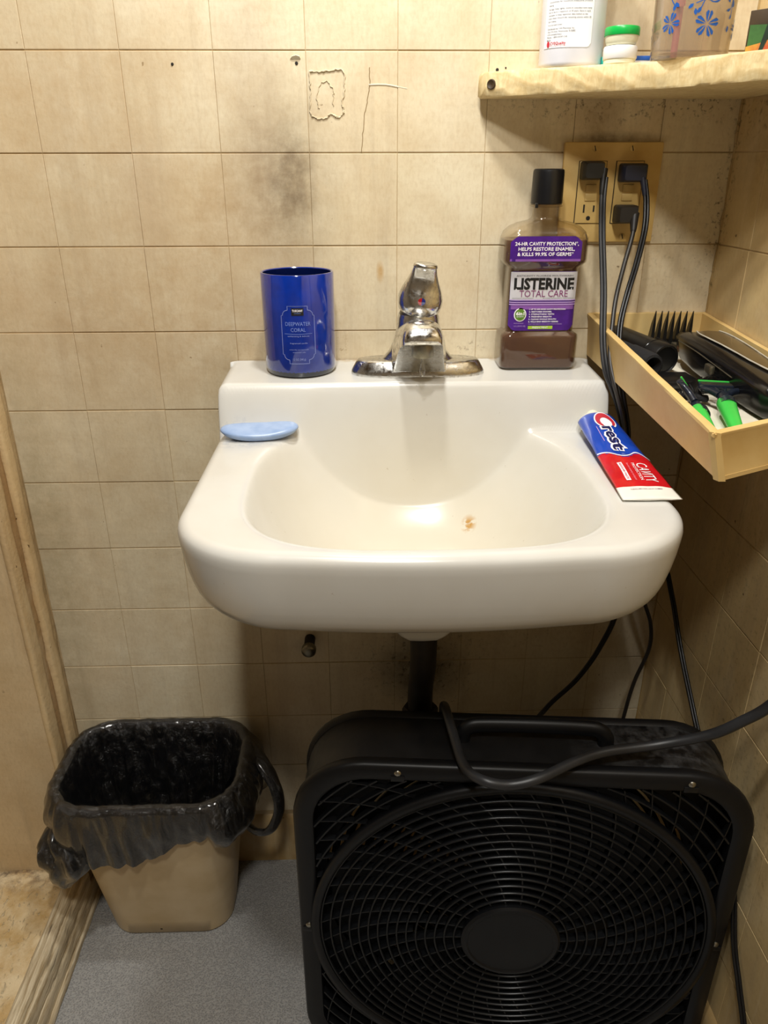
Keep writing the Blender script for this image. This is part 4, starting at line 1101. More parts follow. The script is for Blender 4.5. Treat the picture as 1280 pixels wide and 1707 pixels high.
def trimmer():
    X = Matrix.Translation((0.7215, -0.020, 0.9715)) @ (Vector((0.755, -0.140, 0.966)) - Vector((0.7215, -0.020, 0.9715))).to_track_quat('Z', 'Y').to_matrix().to_4x4()
    r = thing('beard_trimmer', 'matte black round beard trimmer lying on the tray next to the clipper', 'trimmer', (0.738, -0.07, 0.95))
    lathe('body', [(0.013, 0.0), (0.0165, 0.003), (0.0175, 0.012), (0.0178, 0.088)], M['black'], r, seg=36, xf=X)
    lathe('ring', [(0.0178, 0.0885), (0.0186, 0.0895), (0.0186, 0.0905), (0.0178, 0.0915)], M['blackgloss'], r, seg=36, xf=X)
    lathe('end_cap', [(0.0181, 0.0915), (0.0183, 0.112), (0.0175, 0.1145), (0.0155, 0.115), (0.015, 0.1135), (0.001, 0.1135)], M['black'], r, seg=36, xf=X)
trimmer()
def sleeve():
    r = thing('fabric_sleeve', 'dusty black textured sleeve lying against the left board of the tray', 'sleeve', (0.715, -0.1, 0.945))
    X = Matrix.Translation((0.7035, -0.048, 0.970)) @ (Vector((0.7275, -0.158, 0.965)) - Vector((0.7035, -0.048, 0.970))).to_track_quat('Z', 'Y').to_matrix().to_4x4()
    lathe('tube', [(0.0105, 0), (0.0125, 0.003), (0.0125, 0.06), (0.0140, 0.064), (0.0145, 0.105), (0.0135, 0.111), (0.0105, 0.112), (0.0095, 0.106), (0.0095, 0.09)], M['foam'], r, seg=24, xf=X, cap1=True)
sleeve()
o = box('charging_stand', (0.728, -0.196, 0.9475), (0.771, -0.150, 0.957), M['black'], None, 0.003)
tag(o, 'flat black plastic stand block under the end of the beard trimmer', 'stand')
def bristle():
    r = thing('cleaning_brush', 'dark dusty cleaning brush lying left of the razor heads', 'brush', (0.733, -0.235, 0.945))
    X = Matrix.Translation((0.734, -0.232, 0.9465)) @ Matrix.Rotation(math.radians(-20), 4, 'Z')
    box('handle', (-0.022, -0.006, 0), (0.028, 0.006, 0.006), M['foam'], r, 0.002, xf=X)
    bm = bmesh.new(); rnd = random.Random(3)
    for i in range(160):
        x = rnd.uniform(-0.022, 0.022); y = rnd.uniform(-0.008, 0.020); h = rnd.uniform(0.006, 0.013)
        vs = [bm.verts.new((x, y, 0.003)), bm.verts.new((x + 0.0012, y, 0.003)), bm.verts.new((x + rnd.uniform(-.003, .003), y + rnd.uniform(-.003, .003), h))]
        bm.faces.new(vs)
    bm.transform(X)
    b = bm_obj('bristles', bm, M['foam'], r, False); b['kind'] = 'stuff'
bristle()

def razor(label, head, end, tilt=0.0):
    head, end = Vector(head), Vector(end)
    ax = (end - head); L = ax.length; ax = ax.normalized()
    zz = Vector((0, 0, 1)); xx = ax.cross(zz).normalized(); zz = xx.cross(ax).normalized()
    X = Matrix(((xx.x, ax.x, zz.x, head.x), (xx.y, ax.y, zz.y, head.y), (xx.z, ax.z, zz.z, head.z), (0, 0, 0, 1)))
    r = thing('disposable_razor', label, 'razor', head, 0, 'green handled razors in the tray')
    X = X @ Matrix.Rotation(tilt, 4, 'Y')
    # cartridge at y=0, wide in x
    box('cartridge', (-0.021, -0.006, -0.002), (0.021, 0.005, 0.004), M['razordark'], r, 0.0012, xf=X)
    box('lubricating_strip', (-0.0215, -0.0075, 0.0035), (0.0215, -0.0055, 0.0055), M['razorgreen'], r, 0.0006, xf=X)
    for k in range(3): box('blade', (-0.019, -0.004 + 0.0028 * k, 0.0036), (0.019, -0.0028 + 0.0028 * k, 0.0046), M['dullchrome'], r, xf=X)
    for s in (-1, 1):
        tube('yoke_arm', [X @ Vector((s * 0.019, 0.004, 0.001)), X @ Vector((s * 0.0175, 0.012, 0.002)), X @ Vector((s * 0.010, 0.020, 0.003)), X @ Vector((s * 0.004, 0.030, 0.003))], lambda u: 0.0030 + 0.0012 * u, M['razordark'], r, 10, 6)
        tube('yoke_rib', [X @ Vector((s * 0.006, 0.004, 0.001)), X @ Vector((s * 0.004, 0.014, 0.003)), X @ Vector((s * 0.002, 0.026, 0.003))], 0.0014, M['razordark'], r, 8, 5)
    loops = []
    for y, w, h in ((0.024, 0.005, 0.004), (0.034, 0.0065, 0.005), (0.046, 0.0075, 0.006)):
        loops.append([X @ Vector((a, y, b + 0.002)) for a, b in rr(w, h, min(w, h) * 0.8, 4)])
    loft('neck', loops, M['razordark'], r, ang=60)
    loops = []
    for y, w, h in ((0.0445, 0.0078, 0.0062), (0.047, 0.0088, 0.0070), (0.055, 0.0092, 0.0075), (0.066, 0.0085, 0.0070), (L * 0.9, 0.0065, 0.0055), (L, 0.0045, 0.004)):
        loops.append([X @ Vector((a, y, b + 0.001)) for a, b in rr(w, h, min(w, h) * 0.9, 5)])
    hd = loft('handle', loops, M['razorgreen'], r, ang=60)
    for k in range(4):
        tube('grip_groove', [X @ Vector((0.0085 * math.sin(a), 0.049 + 0.0032 * k, 0.0088 * math.cos(a) + 0.001)) for a in [-0.9 + 1.8 * i / 8 for i in range(9)]], 0.0007, M['razordark'], hd, 5, 1)
    return r
razor('green handled razor nearer the clipper, its green strip facing up', (0.772, -0.236, 0.960), (0.741, -0.352, 0.948))
razor('green handled razor tucked against the left board of the tray', (0.733, -0.252, 0.955), (0.711, -0.368, 0.947), -0.9)

# ---------------------------------------------------------------- shelf and what stands on it
SZ0, SZ1 = 1.253, 1.2785
def shelf():
    P = [(0.531, -0.0005), (0.527, -0.012), (0.533, -0.029), (0.58, -0.060), (0.66, -0.105), (0.704, -0.129), (0.772, -0.214), (0.8505, -0.300), (0.8505, -0.0005)]
    # refine front edge for a rough hewn look
    Q = []
    for a, b in zip(P, P[1:] + P[:1]):
        n = max(1, int(math.dist(a, b) / 0.006))
        for k in range(n): Q.append((a[0] + (b[0] - a[0]) * k / n, a[1] + (b[1] - a[1]) * k / n))
    def jig(p, amp, s): 
        if p[1] > -0.005 or p[0] > 0.848: return p
        return (p[0] + amp * noise.noise(Vector((p[0] * 70, p[1] * 70, s))), p[1] + amp * noise.noise(Vector((p[0] * 70, p[1] * 70, s + 5))))
    loops = []
    for z, ins, s in ((SZ0, 0.0015, 1), (SZ0 + 0.002, 0.0, 2), (SZ0 + 0.012, 0.0, 3), (SZ1 - 0.003, 0.0, 4), (SZ1, 0.002, 5)):
        L = []
        for p in Q:
            q = jig(p, 0.0012, s)
            k = 1 - ins / 0.2
            L.append((q[0] if ins == 0 else 0.75 + (q[0] - 0.75) * k, q[1] * k if ins else q[1], z))
        loops.append(L)
    r = thing('corner_shelf', 'rough white painted wooden corner shelf above the outlet', 'shelf', (0.72, -0.08, SZ0))
    loft('board', loops, M['shelf'], r, ang=50)
    lathe('knot', [(0.0055, 0), (0.0045, 0.0012), (0.003, 0.0006), (0.0005, 0.0)], M['pic_brown'], r, seg=14, xf=Matrix.Translation((0.5385, -0.034, 1.2655)) @ Matrix.Rotation(math.radians(-32), 4, 'Z') @ Matrix.Rotation(PI / 2, 4, 'X'))
shelf()
def white_bottle():
    cx, cy = 0.6245, -0.046; w, d = 0.0345, 0.030
    r = thing('antiseptic_bottle', 'tall milky white bottle with a printed white label on the shelf', 'bottle', (cx, cy, SZ1))
    prof = [(w - 0.003, d - 0.003, 0.0), (w - 0.0005, d - 0.0005, 0.002), (w, d, 0.005), (w, d, 0.135), (w - 0.003, d - 0.003, 0.15), (0.018, 0.018, 0.168), (0.0135, 0.0135, 0.172), (0.0135, 0.0135, 0.185)]
    loft('body', [[(cx + x, cy + y, SZ1 + z) for x, y in rr(a, b, min(a, b) * 0.93, 10)] for a, b, z in prof], M['hdpe'], r, ang=50)
    lathe('cap', [(0.0155, 0.172), (0.016, 0.174), (0.016, 0.192), (0.014, 0.194)], M['whiteplastic'], r, (cx, cy, SZ1), 32)
    q = d * 0.93
    def surf(off):
        def f(u, v):
            f0 = w - q
            if abs(u) <= f0: return (cx + u, cy - d - off, SZ1 + v)
            a = (abs(u) - f0) / q
            return (cx + math.copysign(f0 + (q + off) * math.sin(a), u), cy - (d - q) - (q + off) * math.cos(a), SZ1 + v)
        return f
    s0, s1 = surf(0.0004), surf(0.0008)
    # label runs from the left silhouette to just right of centre
    pts = []
    for i in range(25):
        u = -0.040 + 0.054 * i / 24; dd = 0.014 - u
        pts.append((u, 0.0185 + (max(0, 0.004 - dd) ** 2) / 0.004, 0.125))
    fl = print_poly('label', pts, s0, M['labelwhite'], r)
    L0 = -0.0355
    rows = [('wounds or burns. Discard and open bottle.', 0.0695, 0.046), ('solutions. Do not use on broken skin', 0.0668, 0.046), ('keep away from eyes and wounds only', 0.0640, 0.046), ('concentrates for household antibacterial products', 0.0605, 0.047), ('cleaning.', 0.0575, 0.006), ('Storage: Keep tightly closed at controlled room temp', 0.0540, 0.047), ('not to be at a maximum of 30 years. Store in dark', 0.0512, 0.046), ('container to keep expiration date marked on the', 0.0484, 0.043), ('outer sheet. Discard the remaining solution within 30', 0.0456, 0.047), ('days of opening.', 0.0428, 0.010), ('Do not use if sealed is broken.', 0.0395, 0.017), ('Distributed by: CVS Pharmacy, Inc.', 0.0358, 0.030), ('One CVS Drive, Woonsocket, RI 02895', 0.0332, 0.031), ('CVS.com/pharmacy', 0.0306, 0.017), ('Phone: 1-800-SHOP CVS', 0.0280, 0.023), ('MADE', 0.0253, 0.005)]
    for tx, v, wd in rows:
        print_text(tx, L0, v, wd, 0.0014, s1, M['textgrey'], fl, bold=0.01)
    print_text('CVSQuality', L0 + 0.0045, 0.0216, 0.0175, 0.0026, s1, M['textred'], fl, bold=0.02)
    print_text('Money Back Guarantee', L0 + 0.0045, 0.0200, 0.0175, 0.0010, s1, M['textred'], fl)
    print_disc('heart_mark', L0 + 0.0020, 0.0222, 0.0020, 0.0030, s1, M['textred'], fl, 12)
white_bottle()
def jars():
    cx, cy = 0.668, -0.088
    a = thing('round_jar', 'small white round jar with ribbed lid, lower of the two stacked on the shelf', 'jar', (cx, cy, SZ1), 0, 'stacked round jars on the shelf')
    lathe('body', [(0.0150, 0), (0.0165, 0.001), (0.0168, 0.006)], M['cream'], a, (cx, cy, SZ1), 40)
    lathe('lid', [(0.0172, 0.005), (0.0178, 0.006), (0.0178, 0.0155), (0.0170, 0.0172), (0.014, 0.0178), (0.001, 0.0178)], M['whiteplastic'], a, (cx, cy, SZ1), 40)
    z = SZ1 + 0.0178
    b = thing('round_jar', 'small cream round jar with bright green lid on top of the white one', 'jar', (cx, cy, z), 0, 'stacked round jars on the shelf')
    lathe('body', [(0.0130, 0), (0.0152, 0.0012), (0.0165, 0.004), (0.0175, 0.0095)], M['cream'], b, (cx, cy, z), 40)
    lathe('lid', [(0.0180, 0.009), (0.0183, 0.0095), (0.0183, 0.0155), (0.0176, 0.0170), (0.015, 0.0175), (0.001, 0.0175)], M['green'], b, (cx, cy, z), 40)
jars()
def flat_box():
    r = thing('flat_carton', 'flat teal and blue carton lying on the shelf behind the jars', 'box', (0.69, -0.05, SZ1))
    box('carton', (0.656, -0.073, SZ1), (0.735, -0.030, SZ1 + 0.0105), M['labelwhite'], r, 0.0005)
    box('teal_end', (0.6554, -0.0734, SZ1 + 0.0001), (0.664, -0.0296, SZ1 + 0.0108), M['teal'], r, 0.0003)
    box('blue_band', (0.672, -0.0734, SZ1 + 0.0065), (0.7354, -0.0296, SZ1 + 0.0109), M['bluecard'], r, 0.0003)
flat_box()
def cup():
    cx, cy, R = 0.7325, -0.115, 0.0385
    r = thing('flowered_cup', 'clear plastic cup printed with blue flowers on the shelf', 'cup', (cx, cy, SZ1))
    prof = [(R - 0.004, 0.0), (R - 0.001, 0.001), (R, 0.004), (R + 0.0045, 0.15), (R + 0.0035, 0.15), (R - 0.001, 0.006), (0.002, 0.005)]
    lathe('wall', prof, M['cupclear'], r, (cx, cy, SZ1), 64, ang=50)
    def mp(u, v):
        RR = R + 0.0045 * v / 0.15 + 0.0005; a = -PI / 2 - 0.30 + u / R
        return (cx + RR * math.cos(a), cy + RR * math.sin(a), SZ1 + v)
    def flower(u, v, s, rot, name='flower'):
        V = []; F = []
        for k in range(5):
            a = rot + 2 * PI * k / 5
            for side in (-1, 1):
                b = len(V); pts = [(0.12, 0.02), (0.45, 0.20), (0.80, 0.30), (1.0, 0.16), (0.92, 0.04), (0.5, 0.045)]
                for rr_, t_ in pts:
                    x, y = rr_ * s, side * t_ * s
                    V.append(mp(u + x * math.cos(a) - y * math.sin(a), v + x * math.sin(a) + y * math.cos(a)))
                F.append(tuple(range(b, b + 6)) if side > 0 else tuple(range(b, b + 6))[::-1])
        mesh_obj(name, V, F, M['flowerblue'], r, False)
    flower(0.0105, 0.0285, 0.0115, 1.45)
    flower(-0.0245, 0.0310, 0.0095, 1.2)
    flower(0.055, 0.026, 0.010, 0.4); flower(-0.075, 0.028, 0.011, 0.6)
    def leaf(u, v, s, a):
        pts = [(0, 0), (0.4, 0.28), (0.8, 0.2), (1, 0), (0.8, -0.2), (0.4, -0.28)]
        mesh_obj('leaf', [mp(u + s * (x * math.cos(a) - y * math.sin(a)), v + s * (x * math.sin(a) + y * math.cos(a))) for x, y in pts], [tuple(range(6))], M['flowerblue'], r, False)
    def vine(pts, w=0.0009):
        print_line('vine', [(p.x, p.y) for p in catmull([(a, b, 0) for a, b in pts], 8)], w, mp, M['flowerblue'], r)
    vine([(-0.030, 0.062), (-0.026, 0.052), (-0.021, 0.045)]); leaf(-0.021, 0.047, 0.006, -1.8); leaf(-0.017, 0.044, 0.006, 2.4)
    vine([(0.000, 0.064), (0.006, 0.058), (0.006, 0.050), (-0.002, 0.046)]); vine([(0.006, 0.052), (0.013, 0.047), (0.020, 0.050), (0.023, 0.062)])
    vine([(0.012, 0.047), (0.018, 0.047), (0.024, 0.053)]); vine([(0.006, 0.050), (0.003, 0.042)])
    for (u, v, s, a) in ((0.003, 0.043, 0.006, -2.0), (-0.004, 0.046, 0.006, -2.4), (-0.002, 0.042, 0.006, -1.4), (0.024, 0.053, 0.005, 0.9), (0.022, 0.062, 0.007, 1.0), (0.026, 0.063, 0.007, 1.5), (-0.008, 0.063, 0.007, 0.6), (-0.012, 0.060, 0.008, 0.9), (0.033, 0.047, 0.006, 2.2), (0.037, 0.050, 0.007, -1.2), (0.034, 0.060, 0.007, 1.2), (0.030, 0.040, 0.005, 0.3), (0.036, 0.033, 0.005, 1.2), (0.035, 0.022, 0.006, 1.5), (0.040, 0.055, 0.006, 1.9)):
        leaf(u, v, s, a)
    vine([(0.031, 0.040), (0.036, 0.044), (0.037, 0.056), (0.035, 0.070)]); vine([(0.0370, 0.034), (0.038, 0.048), (0.041, 0.062)])
    br = thing('pink_toothbrush', 'pink stick standing inside the flowered cup', 'stick', (0.718, -0.115, SZ1 + 0.006))
    tube('shaft', [(0.722, -0.100, SZ1 + 0.006), (0.712, -0.130, SZ1 + 0.15)], 0.0035, M['flowerpink'], br, 10, 4)
    tube('grip', [(0.7175, -0.1135, SZ1 + 0.05), (0.7135, -0.1255, SZ1 + 0.11)], 0.0048, M['flowerpink'], br, 10, 4)
cup()
def picture_box():
    A = Vector((0.764, -0.176, 0)); d = Vector((0.62, -0.78, 0)).normalized(); n = Vector((d.y, -d.x, 0))
    if n.x > 0: n = -n
    r = thing('picture_carton', 'small dark carton with a green and gold picture at the right end of the shelf', 'box', (0.79, -0.19, SZ1))
    X = Matrix(((d.x, -n.x, 0, A.x), (d.y, -n.y, 0, A.y), (0, 0, 1, SZ1), (0, 0, 0, 1)))
    box('carton', (0, 0, 0), (0.085, 0.028, 0.036), M['pic_brown'], r, 0.0006, xf=X)
    def face(nm, pts, mat):
        mesh_obj(nm, [X @ Vector((x, -0.0006 - 0.0002 * k0, z)) for x, z in pts], [tuple(range(len(pts)))], M[mat], r, False)
    k0 = 0; face('picture_field', [(0.002, 0.001), (0.083, 0.001), (0.083, 0.022), (0.06, 0.026), (0.03, 0.022), (0.002, 0.024)], 'pic_green')
    k0 = 1; face('picture_field', [(0.001, 0.0005), (0.083, 0.0005), (0.083, 0.006), (0.05, 0.014), (0.03, 0.012), (0.015, 0.008), (0.001, 0.006)], 'pic_gold')
    k0 = 2; face('picture_field', [(0.014, 0.001), (0.018, 0.001), (0.023, 0.014), (0.028, 0.010), (0.031, 0.001), (0.037, 0.001), (0.034, 0.02), (0.026, 0.027), (0.019, 0.023)], 'pic_dark')
picture_box()

# ---------------------------------------------------------------- outlet plate and cords
def outlet():
    r = thing('wall_outlet', 'yellowed double wall plate with two outlets under the shelf', 'outlet', (0.698, 0, 1.148))
    box('plate', (0.6375, -0.0055, 1.0905), (0.7605, 0.001, 1.2065), M['plate'], r, 0.002)
    for xc in (0.6745, 0.7210):
        g = box('receptacle', (xc - 0.0168, -0.0072, 1.1135), (xc + 0.0168, -0.004, 1.1850), M['ivory'], r, 0.0008)
        tube('gap', [(xc - 0.0172, -0.0056, 1.1132), (xc - 0.0172, -0.0056, 1.1853), (xc + 0.0172, -0.0056, 1.1853), (xc + 0.0172, -0.0056, 1.1132), (xc - 0.0172, -0.0056, 1.1132)], 0.0006, M['slot'], g, 5, 1)
        for zc in (1.1440, 1.1545):
            b = box('button', (xc - 0.0068, -0.0086, zc - 0.0042), (xc + 0.0068, -0.006, zc + 0.0042), M['ivory'], g, 0.0006)
        for zc in (1.1270, 1.1740):
            box('slot', (xc - 0.0075, -0.0076, zc - 0.001), (xc - 0.0055, -0.006, zc + 0.0085), M['slot'], g)
            box('slot', (xc + 0.0050, -0.0076, zc), (xc + 0.0070, -0.006, zc + 0.0075), M['slot'], g)
            lathe('slot', [(0.0027, 0), (0.0027, 0.0014)], M['slot'], g, seg=12, xf=Matrix.Translation((xc, -0.0062, zc - 0.0075)) @ Matrix.Rotation(PI / 2, 4, 'X'))
    for (x, z) in ((0.675, 1.1995), (0.7215, 1.1995), (0.7215, 1.0975), (0.675, 1.0975)):
        X = Matrix.Translation((x, -0.0052, z)) @ Matrix.Rotation(PI / 2, 4, 'X')
        sc = lathe('screw', [(0.0036, 0), (0.0036, 0.0008), (0.002, 0.0014), (0.0005, 0.0015)], M['ivory'], r, seg=14, xf=X)
        box('slot', (-0.0005, -0.003, 0.0012), (0.0005, 0.003, 0.0018), M['slot'], sc, xf=X @ Matrix.Rotation(0.3, 4, 'Z'))
outlet()
def plug_cord(label, xc, zc, w, h, depth, mplug, mcord, path, rad, flat=1.0, twin=False):
    r = thing('power_cord', label, 'cord', (xc, -0.01, zc), 0, 'power cords from the wall outlet')
    loops = []
    for y, k in ((-0.0086, 0.92), (-0.010, 1.0), (-0.0086 - depth * 0.7, 0.96), (-0.0086 - depth, 0.78)):
        loops.append([(xc + a, y, zc + b) for a, b in rr(w * k, h * k, min(w, h) * 0.3, 4)])
    p = loft('plug', loops, M[mplug], r, ang=50)
    s = Vector(path[0]); q = catmull(path, 4)
    sr = tube('strain_relief', [s - (q[3] - s).normalized() * 0.010, s, q[2], q[3]], lambda u: rad * (2.0 - 0.8 * u), M[mplug], p, 10, 3)
    tube('cable', path, rad, M[mcord], r, 10, 8, flat)
    if twin:
        tube('cable', [Vector(v) + Vector((rad * 1.6, -0.001, 0)) for v in path], rad, M[mcord], r, 10, 8)
    return r
plug_cord('grey twin-lead cord from the black plug in the upper left socket', 0.6715, 1.1745, 0.0138, 0.0105, 0.020, 'plugblack', 'cord',
    [(0.683, -0.026, 1.167), (0.681, -0.034, 1.14), (0.682, -0.045, 1.10), (0.6835, -0.070, 1.04), (0.681, -0.098, 0.985), (0.684, -0.115, 0.95), (0.695, -0.120, 0.925), (0.7075, -0.122, 0.895), (0.717, -0.125, 0.86), (0.724, -0.12, 0.80), (0.745, -0.09, 0.70), (0.760, -0.07, 0.58), (0.745, -0.06, 0.50), (0.715, -0.06, 0.44), (0.672, -0.06, 0.385), (0.650, -0.08, 0.35), (0.645, -0.12, 0.20), (0.645, -0.12, 0.01)], 0.0023, twin=True)
plug_cord('brown-grey cord from the dark plug in the lower right socket', 0.7190, 1.1245, 0.0140, 0.0110, 0.022, 'plugbrown', 'cordbrown',
    [(0.7265, -0.030, 1.117), (0.723, -0.040, 1.10), (0.713, -0.052, 1.065), (0.704, -0.065, 1.03), (0.697, -0.085, 1.00), (0.690, -0.112, 0.965), (0.695, -0.135, 0.93), (0.708, -0.14, 0.89), (0.72, -0.14, 0.83), (0.76, -0.10, 0.70), (0.795, -0.08, 0.60), (0.812, -0.08, 0.555), (0.816, -0.08, 0.51), (0.802, -0.08, 0.45), (0.795, -0.08, 0.39), (0.795, -0.07, 0.30), (0.80, -0.06, 0.10), (0.80, -0.06, 0.01)], 0.0029)
plug_cord('black twin-lead cord from the navy plug in the upper right socket', 0.7225, 1.1720, 0.0165, 0.0108, 0.018, 'plugblue', 'cordblack',
    [(0.733, -0.024, 1.164), (0.736, -0.032, 1.14), (0.734, -0.045, 1.11), (0.726, -0.055, 1.07), (0.716, -0.065, 1.035), (0.705, -0.085, 1.00), (0.6985, -0.115, 0.965), (0.702, -0.128, 0.93), (0.716, -0.128, 0.88), (0.73, -0.12, 0.82), (0.80, -0.08, 0.70), (0.836, -0.08, 0.60), (0.842, -0.12, 0.54), (0.8425, -0.18, 0.49), (0.843, -0.22, 0.46), (0.8435, -0.30, 0.42), (0.8445, -0.36, 0.36), (0.843, -0.40, 0.285), (0.842, -0.43, 0.25), (0.840, -0.47, 0.20), (0.83, -0.52, 0.10), (0.80, -0.60, 0.006)], 0.0021, twin=True)

# ---------------------------------------------------------------- box fan
def fan():
    W, H, D = 0.2725, 0.2755, 0.098         # half width, half height, depth
    loc = (0.5655, -0.369, 0.0); rot = math.radians(-4.7)
    r = thing('box_fan', 'black square box fan with round spiral grille standing on the floor under the sink', 'fan', loc, rot, local=True)
    ZC = 0.277
    def loop(w, h, q, y, n=10): return [(x, y, ZC + z) for x, z in rr(w, h, q, n)]
    CR = 0.088
    # shell: outer skin, open ring
    o = loft('housing', [loop(W - 0.008, H - 0.008, CR, 0.008), loop(W - 0.0065, H - 0.006, CR, 0.03), loop(W - 0.0065, H - 0.006, CR, D - 0.004), loop(W - 0.009, H - 0.009, CR, D), loop(W - 0.014, H - 0.014, CR, D), loop(W - 0.014, H - 0.014, CR, 0.010)], M['fanbody'], r, False, False, ang=50)
    ff = loft('front_frame', [loop(W - 0.002, H - 0.002, CR, 0.013), loop(W, H, CR, 0.009), loop(W, H, CR, 0.002), loop(W - 0.003, H - 0.003, CR - 0.002, -0.002), loop(W - 0.020, H - 0.020, CR - 0.015, -0.003), loop(W - 0.024, H - 0.024, CR - 0.018, 0.0), loop(W - 0.024, H - 0.024, CR - 0.018, 0.012)], M['fan'], r, False, False, ang=50)
    loft('rear_frame', [loop(W - 0.006, H - 0.006, CR, D - 0.010), loop(W - 0.003, H - 0.003, CR, D - 0.006), loop(W - 0.003, H - 0.003, CR, D), loop(W - 0.024, H - 0.024, CR - 0.018, D + 0.002), loop(W - 0.024, H - 0.024, CR - 0.018, D - 0.010)], M['fan'], r, False, False, ang=50)
    def ring(name, R, rad, y, depth, mat, parent, seg=96, a0=0, a1=2 * PI):
        """flat bar ring: radial thickness rad, depth along y"""
        full = abs(a1 - a0 - 2 * PI) < 1e-6; n = seg if full else max(6, int(seg * (a1 - a0) / (2 * PI)))
        V = []; F = []
        for i in range(n + (0 if full else 1)):
            a = a0 + (a1 - a0) * i / n
            for dr, dy in ((-rad * .5, depth), (-rad * .5, 0.0004), (0, -0.0004), (rad * .5, 0.0004), (rad * .5, depth)):
                V.append(((R + dr) * math.cos(a), y + dy, ZC + (R + dr) * math.sin(a)))
        m_ = n if full else n
        for i in range(m_):
            j = (i + 1) % n if full else i + 1
            for k in range(5): F.append((5 * i + k, 5 * i + (k + 1) % 5, 5 * j + (k + 1) % 5, 5 * j + k))
        return mesh_obj(name, V, F, mat, parent, True)
    HUB = 0.060; RO = 0.2515
    g = bpy.data.objects.new('front_grille', None); COL.objects.link(g); g.parent = r; g['_local'] = 1
    NR = 15
    for i in range(NR):
        R = HUB + (RO - HUB) * (i + 1) / (NR + 0.6)
        ring('grille_ring', R, 0.0024, -0.006 - 0.006 * (1 - (R / RO) ** 2), 0.006, M['grille'], g)
    ring('outer_ring', RO, 0.0105, -0.008, 0.012, M['fan'], g, 120)
    # swirl spokes
    def spoke(R0, R1, a, w=0.0018, k=0.42):
        V = []; F = []; n = 12
        for i in range(n + 1):
            R = R0 + (R1 - R0) * i / n; aa = a + k * ((R - HUB) / (RO - HUB)) ** 1.3
            y = -0.004 - 0.006 * (1 - (R / RO) ** 2)
            t_ = Vector((-math.sin(aa), math.cos(aa)))
            for s, dy in ((-w, 0.011), (-w, 0.0), (w, 0.0), (w, 0.011)):
                V.append((R * math.cos(aa) + t_.x * s * 0.5, y + dy, ZC + R * math.sin(aa) + t_.y * s * 0.5))
        for i in range(n):
            for q in range(4): F.append((4 * i + q, 4 * i + (q + 1) % 4, 4 * i + 4 + (q + 1) % 4, 4 * i + 4 + q))
        me_o = mesh_obj('grille_spoke', V, F, M['grille'], g, False)
        return me_o
    NS = 22
    for i in range(NS): spoke(HUB, RO - 0.003, 2 * PI * i / NS)
    for i in range(NS): spoke(0.125, RO - 0.003, 2 * PI * (i + 0.5) / NS)
    hub = lathe('hub', [(HUB + 0.003, 0.006), (HUB + 0.003, 0.013), (HUB, 0.0155), (HUB - 0.004, 0.016), (HUB - 0.006, 0.0145), (HUB - 0.008, 0.0145), (0.03, 0.0155), (0.001, 0.016)], M['fan'], g, seg=64, cap0=False, ang=30, xf=Matrix.Translation((0, 0, ZC)) @ Matrix.Rotation(PI / 2, 4, 'X'))
    # corner lattice
    wi, hi, rc = W - 0.024, H - 0.024, CR - 0.018
    def inside(x, z):
        ax, az = abs(x), abs(z)
        if ax > wi or az > hi: return False
        if ax > wi - rc and az > hi - rc: return math.hypot(ax - wi + rc, az - hi + rc) < rc
        return True
    for qd in range(4):
        bm = bmesh.new()
        for R in [RO + 0.016 + 0.0165 * i for i in range(7)]:
            run = []
            for k in range(61):
                a = qd * PI / 2 + PI / 2 * k / 60
                ok = inside(R * math.cos(a), R * math.sin(a))
                if ok: run.append(a)
                if (not ok or k == 60) and len(run) > 2:
                    prev = None
                    for aa in run:
                        vs = [bm.verts.new(((R + dr) * math.cos(aa), dy, ZC + (R + dr) * math.sin(aa))) for dr, dy in ((-0.0011, 0.009), (-0.0011, 0.001), (0.0011, 0.001), (0.0011, 0.009))]
                        if prev:
                            for q in range(4): bm.faces.new((prev[q], prev[(q + 1) % 4], vs[(q + 1) % 4], vs[q]))
                        prev = vs
                if not ok: run = []
        for i in range(11):
            a = qd * PI / 2 + PI / 2 * (i + 0.5) / 11; pts = []
            for k in range(24):
                R = RO + 0.004 + 0.0058 * k; aa = a + 0.42 * ((R - HUB) / (RO - HUB)) ** 1.3 - 0.42
                if inside(R * math.cos(aa), R * math.sin(aa)): pts.append((R, aa))
                else: break
            prev = None
            for R, aa in pts:
                vs = [bm.verts.new((R * math.cos(aa) - math.sin(aa) * s, dy, ZC + R * math.sin(aa) + math.cos(aa) * s)) for s, dy in ((-0.0009, 0.009), (-0.0009, 0.001), (0.0009, 0.001), (0.0009, 0.009))]
                if prev:
                    for q in range(4): bm.faces.new((prev[q], prev[(q + 1) % 4], vs[(q + 1) % 4], vs[q]))
                prev = vs
        bm_obj('corner_lattice', bm, M['grille'], g, False)
    # venturi shroud closing the corners behind the grille
    V = []; F = []; n = 96
    sq = resample(rr(W - 0.014, H - 0.014, CR, 10), n)
    a_s = sorted(sq, key=lambda p_: math.atan2(p_.y, p_.x))
    for p_ in a_s:
        q_ = p_.normalized() * 0.247
        V += [(p_.x, 0.060, ZC + p_.y), (q_.x, 0.060, ZC + q_.y), (q_.x, 0.080, ZC + q_.y), (p_.x, 0.064, ZC + p_.y)]
    for i in range(n):
        j = (i + 1) % n
        for k in range(4): F.append((4 * i + k, 4 * i + (k + 1) % 4, 4 * j + (k + 1) % 4, 4 * j + k))
    mesh_obj('shroud', V, F, M['fan'], r, False)
